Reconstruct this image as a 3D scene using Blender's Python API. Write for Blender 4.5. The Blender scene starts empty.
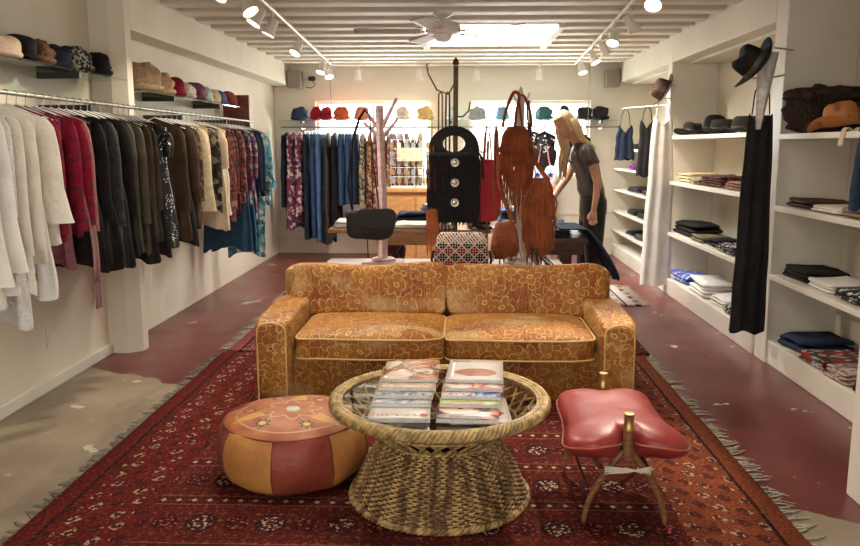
import bpy, bmesh, math, random
from mathutils import Vector, Matrix, noise, Euler
PI = math.pi
R = math.radians
sc = bpy.context.scene
C = sc.collection
random.seed(7)

# ------------------------------------------------------------------ camera
cam_d = bpy.data.cameras.new('camera'); cam = bpy.data.objects.new('camera', cam_d); C.objects.link(cam)
cam_d.sensor_width = 36; cam_d.lens = 780 / 860 * 36; cam_d.clip_start = 0.05; cam_d.clip_end = 200
cam.location = (0, 0, 1.42)
cam.rotation_euler = (PI/2 - math.atan(127/780), 0, math.atan(28/780))
sc.camera = cam
# ------------------------------------------------------------------ world, exposure
w = bpy.data.worlds.new('daylight'); sc.world = w; w.use_nodes = True
w.node_tree.nodes['Background'].inputs[0].default_value = (1.0, 0.985, 0.96, 1)
w.node_tree.nodes['Background'].inputs[1].default_value = 3.4
sc.view_settings.view_transform = 'Standard'; sc.view_settings.look = 'None'
sc.view_settings.gamma = 1; sc.view_settings.exposure = 0.42; sc.view_settings.use_curve_mapping = False
sc.cycles.max_bounces = 7; sc.cycles.diffuse_bounces = 4; sc.cycles.transparent_max_bounces = 12
sc.cycles.sample_clamp_indirect = 4; sc.cycles.use_denoising = True; sc.cycles.caustics_reflective = False; sc.cycles.caustics_refractive = False

def area(name, loc, rot, sx, sy, power, col=(1, 1, 1), portal=False, spread=180):
    l = bpy.data.lights.new(name, 'AREA'); l.shape = 'RECTANGLE'; l.size = sx; l.size_y = sy
    l.energy = power; l.color = col; l.spread = R(spread); l.cycles.is_portal = portal
    o = bpy.data.objects.new(name, l); C.objects.link(o); o.location = loc; o.rotation_euler = rot
    return o
# daylight by the skylight and back windows, plus two added fill lamps out of view
area('skylight_daylight', (0.275, 7.775, 2.84), (0, 0, 0), 1.16, 1.44, 112, (1, .97, .92))
area('back_window_daylight', (-1.10, 10.5, 1.55), (R(-90), 0, 0), 1.4, .95, 78, (1, .98, .95))
area('back_window_daylight', (0.92, 10.5, 1.55), (R(-90), 0, 0), 1.5, .95, 78, (1, .98, .95))
area('added_front_fill', (-0.4, -1.35, 1.45), (R(84), 0, 0), 3.4, 1.9, 13, (1, .86, .68))  # added fill lamp behind the camera, set at an unseen front window
area('added_top_fill', (0.0, 3.2, 2.84), (0, 0, 0), 1.3, 1.1, 17, (1, .86, .66))  # added top fill over the near floor, in an unseen ceiling opening

# ------------------------------------------------------------------ node language
class N:
    def __init__(s, nt, so): s.nt = nt; s.so = so
    def _m(s, op, *a):
        n = s.nt.nodes.new('ShaderNodeMath'); n.operation = op
        for i, x in enumerate(a):
            if isinstance(x, N): s.nt.links.new(x.so, n.inputs[i])
            else: n.inputs[i].default_value = x
        return N(s.nt, n.outputs[0])
    def __add__(s, o): return s._m('ADD', s, o)
    __radd__ = __add__
    def __sub__(s, o): return s._m('SUBTRACT', s, o)
    def __rsub__(s, o): return s._m('SUBTRACT', o, s)
    def __mul__(s, o): return s._m('MULTIPLY', s, o)
    __rmul__ = __mul__
    def __truediv__(s, o): return s._m('DIVIDE', s, o)
    def __lt__(s, o): return s._m('LESS_THAN', s, o)
    def __gt__(s, o): return s._m('GREATER_THAN', s, o)
    def abs(s): return s._m('ABSOLUTE', s)
    def floor(s): return s._m('FLOOR', s)
    def fract(s): return s._m('FRACT', s)
    def cos(s): return s._m('COSINE', s)
    def sin(s): return s._m('SINE', s)
    def sqrt(s): return s._m('SQRT', s)
    def mod(s, o): return s._m('FLOORED_MODULO', s, o)
    def pw(s, o): return s._m('POWER', s, o)
    def mn(s, o): return s._m('MINIMUM', s, o)
    def mx(s, o): return s._m('MAXIMUM', s, o)
    def atan2(s, o): return s._m('ARCTAN2', s, o)
    def sm(s, a, b):
        n = s.nt.nodes.new('ShaderNodeMapRange'); n.interpolation_type = 'SMOOTHSTEP'
        s.nt.links.new(s.so, n.inputs[0]); n.inputs[1].default_value = a; n.inputs[2].default_value = b
        return N(s.nt, n.outputs[0])

class Mat:
    def __init__(s, name, rough=.6, spec=.4, metal=0.0):
        s.m = bpy.data.materials.new(name); s.m.use_nodes = True; s.nt = s.m.node_tree
        s.b = s.nt.nodes['Principled BSDF']
        s.b.inputs['Roughness'].default_value = rough; s.b.inputs['Specular IOR Level'].default_value = spec
        s.b.inputs['Metallic'].default_value = metal
        s.tc = s.nt.nodes.new('ShaderNodeTexCoord')
    def co(s, which='Object', scale=None):
        o = s.tc.outputs[which]
        if scale:
            mp = s.nt.nodes.new('ShaderNodeMapping'); s.nt.links.new(o, mp.inputs[0])
            mp.inputs['Scale'].default_value = scale if hasattr(scale, '__len__') else (scale,)*3
            o = mp.outputs[0]
        return o
    def xyz(s, which='Object'):
        n = s.nt.nodes.new('ShaderNodeSeparateXYZ'); s.nt.links.new(s.tc.outputs[which], n.inputs[0])
        return [N(s.nt, n.outputs[i]) for i in range(3)]
    def vec(s, x, y, z=0.0):
        n = s.nt.nodes.new('ShaderNodeCombineXYZ')
        for i, a in enumerate((x, y, z)):
            if isinstance(a, N): s.nt.links.new(a.so, n.inputs[i])
            else: n.inputs[i].default_value = a
        return n.outputs[0]
    def noise(s, scale, detail=3, vec=None, rough=.55, dist=0):
        n = s.nt.nodes.new('ShaderNodeTexNoise'); n.inputs['Scale'].default_value = scale
        n.inputs['Detail'].default_value = detail; n.inputs['Roughness'].default_value = rough; n.inputs['Distortion'].default_value = dist
        s.nt.links.new(vec if vec is not None else s.co(), n.inputs['Vector'])
        return N(s.nt, n.outputs[0])
    def voro(s, scale, vec=None, feature='F1', dim='3D', rnd=1.0):
        n = s.nt.nodes.new('ShaderNodeTexVoronoi'); n.feature = feature; n.voronoi_dimensions = dim
        n.inputs['Scale'].default_value = scale; n.inputs['Randomness'].default_value = rnd
        s.nt.links.new(vec if vec is not None else s.co(), n.inputs['Vector'])
        return n
    def wave(s, scale, dist=1, vec=None, axis='X'):
        n = s.nt.nodes.new('ShaderNodeTexWave'); n.bands_direction = axis; n.inputs['Scale'].default_value = scale
        n.inputs['Distortion'].default_value = dist
        s.nt.links.new(vec if vec is not None else s.co(), n.inputs['Vector'])
        return N(s.nt, n.outputs['Fac'])
    def mix(s, f, a, b):
        n = s.nt.nodes.new('ShaderNodeMix'); n.data_type = 'RGBA'
        for i, x in ((0, f), (6, a), (7, b)):
            if isinstance(x, N): s.nt.links.new(x.so, n.inputs[i])
            elif isinstance(x, bpy.types.NodeSocket): s.nt.links.new(x, n.inputs[i])
            elif hasattr(x, '__len__'): n.inputs[i].default_value = (*x[:3], 1)
            else: n.inputs[i].default_value = x
        return n.outputs[2]
    def ramp(s, f, stops, const=False):
        n = s.nt.nodes.new('ShaderNodeValToRGB'); s.nt.links.new(f.so, n.inputs[0])
        if const: n.color_ramp.interpolation = 'CONSTANT'
        e = n.color_ramp.elements
        while len(e) < len(stops): e.new(0.5)
        for i, (p, c) in enumerate(stops): e[i].position = p; e[i].color = (*c, 1)
        return n.outputs[0]
    def set(s, k, x):
        i = s.b.inputs[k]
        if isinstance(x, N): s.nt.links.new(x.so, i)
        elif isinstance(x, bpy.types.NodeSocket): s.nt.links.new(x, i)
        elif hasattr(x, '__len__'): i.default_value = (*x[:3], 1) if len(i.default_value) == 4 else x[:3]
        else: i.default_value = x
        return s
    def col(s, x): return s.set('Base Color', x)
    def bump(s, h, strength=.3, dist=.01):
        n = s.nt.nodes.new('ShaderNodeBump'); n.inputs['Strength'].default_value = strength; n.inputs['Distance'].default_value = dist
        s.nt.links.new(h.so, n.inputs['Height']); s.nt.links.new(n.outputs[0], s.b.inputs['Normal']); return s

_mc = {}
def cloth(name, c, c2=None, scale=30, rough=.85, sheen=.15, bump=.35):
    if name in _mc: return _mc[name]
    k = Mat(name, rough, .2)
    if c2 is None: c2 = tuple(x*.72 for x in c)
    k.col(k.mix(k.noise(scale, 4).sm(.35, .7), c, c2))
    k.bump(k.noise(9, 3, dist=1.2), bump, .02)
    k.set('Sheen Weight', 0)
    _mc[name] = k.m; return k.m
def pattern(name, cols, scale=16, rough=.85, stretch=(1, 1, 1)):
    """printed cloth: cells of several colours with small flecks"""
    if name in _mc: return _mc[name]
    k = Mat(name, rough, .2)
    v = k.voro(scale, k.co(scale=stretch)); sep = k.nt.nodes.new('ShaderNodeSeparateColor'); k.nt.links.new(v.outputs['Color'], sep.inputs[0])
    f = N(k.nt, sep.outputs[0]); n = len(cols)
    base = k.ramp(f, [(i/n, c) for i, c in enumerate(cols)], True)
    fl = k.noise(scale*2.2, 3, dist=2).sm(.56, .62)
    k.col(k.mix(fl, base, cols[-1])); k.bump(k.noise(9, 3, dist=1.2), .3, .02)
    _mc[name] = k.m; return k.m
def plain(name, c, rough=.5, metal=0.0, spec=.4, nz=0.0, nscale=20, bump=0.0):
    if name in _mc: return _mc[name]
    k = Mat(name, rough, spec, metal)
    if nz: k.col(k.mix(k.noise(nscale, 4).sm(.3, .7), c, tuple(x*(1-nz) for x in c)))
    else: k.col(c)
    if bump: k.bump(k.noise(nscale*1.7, 3), bump, .01)
    _mc[name] = k.m; return k.m
def glow(name, c, s):
    if name in _mc: return _mc[name]
    k = Mat(name); k.col((.9, .9, .9)); k.set('Emission Color', c); k.set('Emission Strength', s); _mc[name] = k.m; return k.m
def woodm(name, c, c2, rough=.45, scale=5, stretch=(1, 8, 8)):
    if name in _mc: return _mc[name]
    k = Mat(name, rough, .4); n = k.noise(scale, 5, k.co(scale=stretch), dist=1.5)
    k.col(k.mix(n.sm(.35, .65), c, c2)); k.bump(n, .1, .005); _mc[name] = k.m; return k.m
def glassm(name, tint=(.93, .97, .95), rough=.02, refl=1.0, ior=1.5):
    if name in _mc: return _mc[name]
    m = bpy.data.materials.new(name); m.use_nodes = True; nt = m.node_tree; nt.nodes.clear()
    o = nt.nodes.new('ShaderNodeOutputMaterial'); t = nt.nodes.new('ShaderNodeBsdfTransparent'); g = nt.nodes.new('ShaderNodeBsdfGlossy')
    f = nt.nodes.new('ShaderNodeFresnel'); f.inputs[0].default_value = ior; mx = nt.nodes.new('ShaderNodeMixShader')
    t.inputs[0].default_value = (*tint, 1); g.inputs['Roughness'].default_value = rough; g.inputs[0].default_value = (refl, refl, refl, 1)
    geo = nt.nodes.new('ShaderNodeNewGeometry'); one = nt.nodes.new('ShaderNodeMath'); one.operation = 'SUBTRACT'; one.inputs[0].default_value = 1; nt.links.new(geo.outputs['Backfacing'], one.inputs[1])
    ml = nt.nodes.new('ShaderNodeMath'); ml.operation = 'MULTIPLY'; nt.links.new(f.outputs[0], ml.inputs[0]); nt.links.new(one.outputs[0], ml.inputs[1])
    nt.links.new(ml.outputs[0], mx.inputs[0]); nt.links.new(t.outputs[0], mx.inputs[1]); nt.links.new(g.outputs[0], mx.inputs[2]); nt.links.new(mx.outputs[0], o.inputs[0])
    _mc[name] = m; return m

# ------------------------------------------------------------------ mesh builder
class MB:
    def __init__(s): s.v = []; s.f = []
    def add(s, vs, fs):
        b = len(s.v); s.v += [tuple(p) for p in vs]; s.f += [tuple(i + b for i in f) for f in fs]; return s
    def box(s, x0, x1, y0, y1, z0, z1, rz=0, piv=None):
        vs = [Vector((x, y, z)) for x in (x0, x1) for y in (y0, y1) for z in (z0, z1)]
        if rz:
            p = Vector(piv or ((x0+x1)/2, (y0+y1)/2, 0)); m = Matrix.Rotation(rz, 3, 'Z'); vs = [m @ (v - p) + p for v in vs]
        return s.add(vs, [(0, 1, 3, 2), (4, 6, 7, 5), (0, 4, 5, 1), (2, 3, 7, 6), (0, 2, 6, 4), (1, 5, 7, 3)])
    def grid(s, fn, nu, nv, cu=False, cv=False):
        vs = [fn(i/(nu if cu else nu-1), j/(nv if cv else nv-1)) for j in range(nv) for i in range(nu)]
        fs = []
        for j in range(nv if cv else nv-1):
            for i in range(nu if cu else nu-1):
                a = j*nu+i; b = j*nu+(i+1) % nu; c = ((j+1) % nv)*nu+(i+1) % nu; d = ((j+1) % nv)*nu+i
                fs.append((a, b, c, d))
        return s.add(vs, fs)
    def tube(s, pts, r, seg=8, closed=False, cap=True, flat=1.0, axis=None):
        pts = [Vector(p) for p in pts]; n = len(pts)
        rr = r if hasattr(r, '__len__') else [r]*n
        vs = []; fs = []; up = Vector(axis) if axis else None; prev = None
        for i, p in enumerate(pts):
            a = pts[(i-1) % n] if (closed or i > 0) else p; b = pts[(i+1) % n] if (closed or i < n-1) else p
            t = (b-a).normalized() if (b-a).length > 1e-9 else Vector((0, 0, 1))
            if up is not None: q = up.cross(t)
            elif prev is not None: q = prev - t*prev.dot(t)
            else: q = t.orthogonal()
            if q.length < 1e-6: q = t.orthogonal()
            q.normalize(); prev = q; w_ = t.cross(q)
            for k in range(seg):
                an = 2*PI*k/seg; vs.append(p + q*math.cos(an)*rr[i] + w_*math.sin(an)*rr[i]*flat)
        for i in range(n if closed else n-1):
            for k in range(seg):
                j = (i+1) % n; fs.append((i*seg+k, i*seg+(k+1) % seg, j*seg+(k+1) % seg, j*seg+k))
        if cap and not closed:
            fs.append(tuple(reversed(range(seg)))); fs.append(tuple(range((n-1)*seg, n*seg)))
        return s.add(vs, fs)
    def lathe(s, prof, seg=24, c=(0, 0, 0), sx=1, sy=1, fn=None):
        vs = []; fs = []
        for (r, z) in prof:
            for k in range(seg):
                a = 2*PI*k/seg; p = Vector((c[0]+r*sx*math.cos(a), c[1]+r*sy*math.sin(a), c[2]+z))
                if fn: p = fn(p, a, r, z)
                vs.append(p)
        n = len(prof)
        for i in range(n-1):
            for k in range(seg): fs.append((i*seg+k, i*seg+(k+1) % seg, (i+1)*seg+(k+1) % seg, (i+1)*seg+k))
        fs.append(tuple(reversed(range(seg)))); fs.append(tuple(range((n-1)*seg, n*seg)))
        return s.add(vs, fs)
    def sq(s, c, size, e1=.5, e2=.4, nu=28, nv=14, nz=0.0, ns=6, fn=None, seed=0):
        """superellipsoid (soft box) with optional lumps"""
        def sp(x, e): return math.copysign(abs(x)**e, x)
        a, b, d = size[0]/2, size[1]/2, size[2]/2
        def f(u, v):
            th = -PI/2 + PI*v; ph = 2*PI*u
            p = Vector((a*sp(math.cos(th), e1)*sp(math.cos(ph), e2), b*sp(math.cos(th), e1)*sp(math.sin(ph), e2), d*sp(math.sin(th), e1)))
            if nz:
                q = Vector((p.x*ns+seed*7.3, p.y*ns+3.1, p.z*ns)); p += p.normalized()*nz*noise.noise(q)
            if fn: p = fn(p)
            return p + Vector(c)
        return s.grid(f, nu, nv, cu=True)
    def xf(s, m): s.v = [tuple(m @ Vector(p)) for p in s.v]; return s
    def limb(s, pts, rad, seg=14, n=4, **k):
        P = [Vector(p) for p in pts]; Q = []; RR = []
        for i in range(len(P)-1):
            p0, p1, p2, p3 = P[max(i-1, 0)], P[i], P[i+1], P[min(i+2, len(P)-1)]
            for j in range(n):
                t = j/n; Q.append(.5*((2*p1) + (p2-p0)*t + (2*p0-5*p1+4*p2-p3)*t*t + (3*p1-p0-3*p2+p3)*t**3)); RR.append(rad[i]+(rad[i+1]-rad[i])*t)
        Q.append(P[-1]); RR.append(rad[-1])
        return s.tube(Q, RR, seg, **k)
    def build(s, name, mat, parent=None, smooth=True, label=None, uv=False, loc=None, rot=None, bevel=0, sub=0, solid=0, auto=40, kind=None):
        me = bpy.data.meshes.new(name); me.from_pydata(s.v, [], s.f); me.update()
        bm = bmesh.new(); bm.from_mesh(me)
        bmesh.ops.remove_doubles(bm, verts=bm.verts, dist=1e-5)
        bmesh.ops.recalc_face_normals(bm, faces=bm.faces); bm.to_mesh(me); bm.free()
        if uv:
            ul = me.uv_layers.new(name='UVMap')
            for p in me.polygons:
                n_ = p.normal; ax = max(range(3), key=lambda i: abs(n_[i]))
                for li in p.loop_indices:
                    q = me.vertices[me.loops[li].vertex_index].co
                    ul.data[li].uv = (q.y+5, q.z) if ax == 0 else (q.x, q.z+3) if ax == 1 else (q.x, q.y+9)
        if smooth:
            me.polygons.foreach_set('use_smooth', [True]*len(me.polygons))
            if auto: me.set_sharp_from_angle(angle=R(auto))
        me.materials.append(mat)
        o = bpy.data.objects.new(name, me); C.objects.link(o)
        if parent: o.parent = parent
        if loc: o.location = loc
        if rot: o.rotation_euler = rot
        if bevel:
            b = o.modifiers.new('bevel', 'BEVEL'); b.width = bevel; b.segments = 2; b.limit_method = 'ANGLE'
        if solid:
            b = o.modifiers.new('solid', 'SOLIDIFY'); b.thickness = solid; b.offset = 0
        if sub:
            b = o.modifiers.new('sub', 'SUBSURF'); b.levels = sub; b.render_levels = sub
        if label: o['label'] = label
        if kind: o['kind'] = kind
        return o

def thing(name, label, cat, loc=(0, 0, 0), rz=0, group=None, rot=None):
    o = bpy.data.objects.new(name, None); C.objects.link(o); o.empty_display_size = .1
    o.location = loc; o.rotation_euler = rot or (0, 0, rz); o['label'] = label; o['category'] = cat
    if group: o['group'] = group
    return o
def tag(o, label, cat, group=None):
    o['label'] = label; o['category'] = cat
    if group: o['group'] = group
    return o
def struct(name, mb, mat, **k):
    o = mb.build(name, mat, **k); o['kind'] = 'structure'; return o
def dup(root, loc, rz=None, label=None, rot=None):
    r = root.copy(); C.objects.link(r); r.location = loc
    if rz is not None: r.rotation_euler = (0, 0, rz)
    if rot is not None: r.rotation_euler = rot
    if label: r['label'] = label
    for ch in list(root.children):
        c = ch.copy(); C.objects.link(c); c.parent = r
        for g in list(ch.children):
            d = g.copy(); C.objects.link(d); d.parent = c
    return r

# ------------------------------------------------------------------ structure materials
wk = Mat('cream_plaster', .62, .3)
wk.col(wk.mix(wk.noise(1.3, 5).sm(.3, .75), (.80, .74, .62), (.70, .63, .51))); wk.bump(wk.noise(14, 4), .12, .01)
WALL = wk.m
bk = Mat('white_painted_brick', .6, .3)
br = bk.nt.nodes.new('ShaderNodeTexBrick')
x, y, z = bk.xyz(); bk.nt.links.new(bk.vec(x, z, 0.0), br.inputs['Vector'])
br.inputs['Scale'].default_value = 2.5; br.inputs['Mortar Size'].default_value = .008; br.inputs['Color1'].default_value = (.82, .77, .66, 1); br.inputs['Color2'].default_value = (.81, .755, .645, 1); br.inputs['Mortar'].default_value = (.775, .72, .61, 1)
bk.col(br.outputs[0]); bk.bump(1 - N(bk.nt, br.outputs['Fac']), .25, .006)
BRICK = bk.m
ck = Mat('painted_timber', .6, .3); ck.col(ck.mix(ck.noise(2, 5, ck.co(scale=(.4, 3, 3))).sm(.3, .75), (.78, .72, .62), (.62, .55, .46)))
JOIST = ck.m
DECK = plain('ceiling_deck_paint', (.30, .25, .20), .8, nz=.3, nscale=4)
SHELFW = plain('white_shelf_paint', (.80, .75, .65), .38, nz=.08, nscale=3)

fk = Mat('red_painted_concrete', .3, .5)
x, y, z = fk.xyz()
edge = (y + x*.52 - 3.62) + (fk.noise(3, 5) - .5)*.35
conc = (edge < 0).mx(((x.abs() > 1.72)*(fk.noise(1.9, 6, rough=.5) > .665)))
chips = (fk.noise(5.0, 5, rough=.5) > .675)
spots = fk.voro(7).outputs['Distance']; spots = (N(fk.nt, spots) < .045)
redc = fk.mix(fk.noise(1.2, 6).sm(.35, .7), (.100, .018, .015), (.165, .040, .034))
redc = fk.mix(fk.noise(5, 6, rough=.7).sm(.52, .78)*.5, redc, (.27, .11, .09))
gr = fk.mix(fk.noise(1.6, 6, rough=.6).sm(.3, .7), (.34, .27, .19), (.22, .165, .115))
gr = fk.mix(fk.noise(2.2, 3, fk.co(scale=(2.2, .7, 1))).sm(.55, .75)*.6, gr, (.15, .11, .08))
m_ = conc.mx(chips).mx(spots)
fk.col(fk.mix(m_, redc, fk.mix(spots.mx(chips), gr, (.52, .45, .36))))
fk.set('Roughness', fk.noise(3, 5)*.25 + m_*.22 + .20); fk.bump(m_*(-1.0) + fk.noise(30, 4)*.3, .25, .004)
FLOOR = fk.m

# ------------------------------------------------------------------ room
YB = 10.35; XL = -2.41; XR = 2.48; YF = -1.5; ZC = 2.45
struct('floor', MB().box(XL-.1, XR+.3, YF, YB, -.1, 0), FLOOR, smooth=False)
struct('wall_left', MB().box(XL-.15, XL, YF, YB, 0, 2.75), WALL, smooth=False)
struct('wall_right', MB().box(XR, XR+.15, YF, YB, 0, 2.75), WALL, smooth=False)
def opened(axis_lo, axis_hi, z0, z1, holes, y0, y1):
    """wall slab in x-z with rectangular holes (x0,x1,za,zb), holes sorted in x"""
    m = MB(); cx = axis_lo
    for (a, b, za, zb) in holes:
        m.box(cx, a, y0, y1, z0, z1); m.box(a, b, y0, y1, z0, za); m.box(a, b, y0, y1, zb, z1); cx = b
    m.box(cx, axis_hi, y0, y1, z0, z1); return m
struct('wall_back', opened(XL-.15, XR+.15, 0, 2.75, [(-1.87, -.36, 1.0, 2.0), (.14, 1.70, 1.0, 2.0)], YB, YB+.2), BRICK, smooth=False)
struct('wall_front', opened(XL-.15, XR+.15, 0, 2.75, [(-2.1, 1.3, .5, 2.4)], YF-.15, YF), WALL, smooth=False)  # opening behind the camera added to let front fill in
# ceiling deck with the skylight well and an added unseen well for the top fill
m = MB()
sk = (-.31, .86, 7.05, 8.50); s2 = (-.65, .65, 2.65, 3.75)
_sk, _s2 = sk, s2; sk = (sk[0]-.03, sk[1]+.03, sk[2]-.03, sk[3]+.03); s2 = (s2[0]-.03, s2[1]+.03, s2[2]-.03, s2[3]+.03)
m.box(XL-.15, XR+.15, YF, s2[2], 2.60, 2.70); m.box(XL-.15, s2[0], s2[2], s2[3], 2.6, 2.7); m.box(s2[1], XR+.15, s2[2], s2[3], 2.6, 2.7)
m.box(XL-.15, XR+.15, s2[3], sk[2], 2.60, 2.70); m.box(XL-.15, sk[0], sk[2], sk[3], 2.6, 2.7); m.box(sk[1], XR+.15, sk[2], sk[3], 2.6, 2.7)
m.box(XL-.15, XR+.15, sk[3], YB+.2, 2.60, 2.70)
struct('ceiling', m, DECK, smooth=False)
sk, s2 = _sk, _s2
m = MB()
for q in (sk, s2):
    m.box(q[0]-.06, q[0], q[2]-.03, q[3]+.03, 2.43, 2.85); m.box(q[1], q[1]+.06, q[2]-.03, q[3]+.03, 2.43, 2.85)
    m.box(q[0], q[1], q[2]-.05, q[2], 2.46, 2.85); m.box(q[0], q[1], q[3], q[3]+.05, 2.46, 2.85)
struct('trim_1', m, JOIST, smooth=False)
yy = -1.2; k = 0
while yy < YB - .05:
    segs = [(-2.3, 2.4)]
    for q in (sk, s2):
        if q[2]-.12 < yy < q[3]+.12: segs = [(-2.3, q[0]-.062), (q[1]+.062, 2.4)]
    m = MB()
    for a, b in segs: m.box(a, b, yy-.085, yy+.085, ZC, 2.62)
    k += 1; struct('trim_%d' % (k+1), m, JOIST, smooth=False, bevel=.012); yy += .40
struct('trim_40', MB().box(-2.41, -2.2, 5.34, YB, 2.19, 2.62), WALL, smooth=False, bevel=.01)
struct('trim_41', MB().box(2.04, 2.2, 5.29, YB, 2.21, 2.62), WALL, smooth=False, bevel=.01)
struct('trim_42', MB().box(2.2, 2.48, 5.31, YB, 2.19, 2.24), WALL, smooth=False)
# pilaster on the left wall
pts = [(-2.42, 5.18), (-2.28, 5.18), (-2.2, 5.25), (-2.2, 5.34), (-2.42, 5.34)]
struct('trim_43', MB().add([(a, b, z_) for z_ in (0, 2.75) for a, b in pts], [tuple(range(5)), tuple(range(9, 4, -1))] + [(i, (i+1) % 5, (i+1) % 5+5, i+5) for i in range(5)]), WALL, smooth=False)
struct('baseboard_left', MB().box(-2.41, -2.385, YF, 5.18, 0, .07), SHELFW, smooth=False, bevel=.005)
struct('baseboard_back', MB().box(-2.40, 2.03, YB-.025, YB-.001, 0, .22), WALL, smooth=False, bevel=.004)
struct('trim_44', MB().box(-2.40, 2.03, YB-.012, YB, .52, .56), WALL, smooth=False)
# windows
WF = plain('window_paint', (.82, .79, .72), .4)
GL = glassm('window_glass', (.97, .99, .98))
for i, (a, b) in enumerate([(-1.87, -.36), (.14, 1.70)]):
    m = MB()
    for (p, q, r_, s_) in ((a, a+.045, 1.0, 2.0), (b-.045, b, 1.0, 2.0), (a+.045, b-.045, 1.0, 1.045), (a+.045, b-.045, 1.955, 2.0), ((a+b)/2-.015, (a+b)/2+.015, 1.045, 1.955)):
        m.box(p, q, YB+.05, YB+.11, r_, s_)
    o = struct('window_%d' % (i+1), m, WF, smooth=False)
    g = MB().box(a+.045, b-.045, YB+.078, YB+.082, 1.045, 1.955).build('window_pane', GL, o, smooth=False)
o = struct('window_3', MB().box(-2.1, 1.3, YF-.12, YF-.08, .5, .56).box(-2.1, 1.3, YF-.12, YF-.08, 2.34, 2.4).box(-.43, -.37, YF-.12, YF-.08, .56, 2.34), WF, smooth=False)  # unseen window frame added around the front fill opening
MB().box(-2.1, 1.3, YF-.102, YF-.098, .56, 2.34).build('window_pane', GL, o, smooth=False)

# built-in shelving on the right: divider panels, shelves and the raised plinth
SH = struct('wall_shelving_plinth', MB().box(2.03, XR, 5.31, YB, 0, .155).box(2.05, XR, 3.1, 5.31, 0, .155), SHELFW, smooth=False, bevel=.006)
SH.name = 'trim_50'
struct('trim_51', MB().box(2.035, XR, 5.09, 5.28, .0, 2.60), SHELFW, smooth=False, bevel=.006)
struct('trim_52', MB().box(2.035, XR, 7.74, 7.88, .0, 2.30), SHELFW, smooth=False, bevel=.006)
struct('trim_53', MB().box(1.61, XR, 2.95, 3.10, 0, 2.60), SHELFW, smooth=False, bevel=.006)
def shelf(y0, y1, zt, th=.035):
    return MB().box(2.02, XR, y0, y1, zt-th, zt)
n_ = 0
for (y0, y1, zs, th) in ((7.88, YB-.01, (1.38, 1.14, .875, .60, .35), .025), (5.28, 7.74, (1.515, 1.09, .605), .035), (3.10, 5.09, (1.495, 1.045, .60), .035)):
    for z_ in zs:
        n_ += 1
        struct('trim_%d' % (60+n_), shelf(y0, y1, z_, th), SHELFW, smooth=False, bevel=.004)

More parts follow.
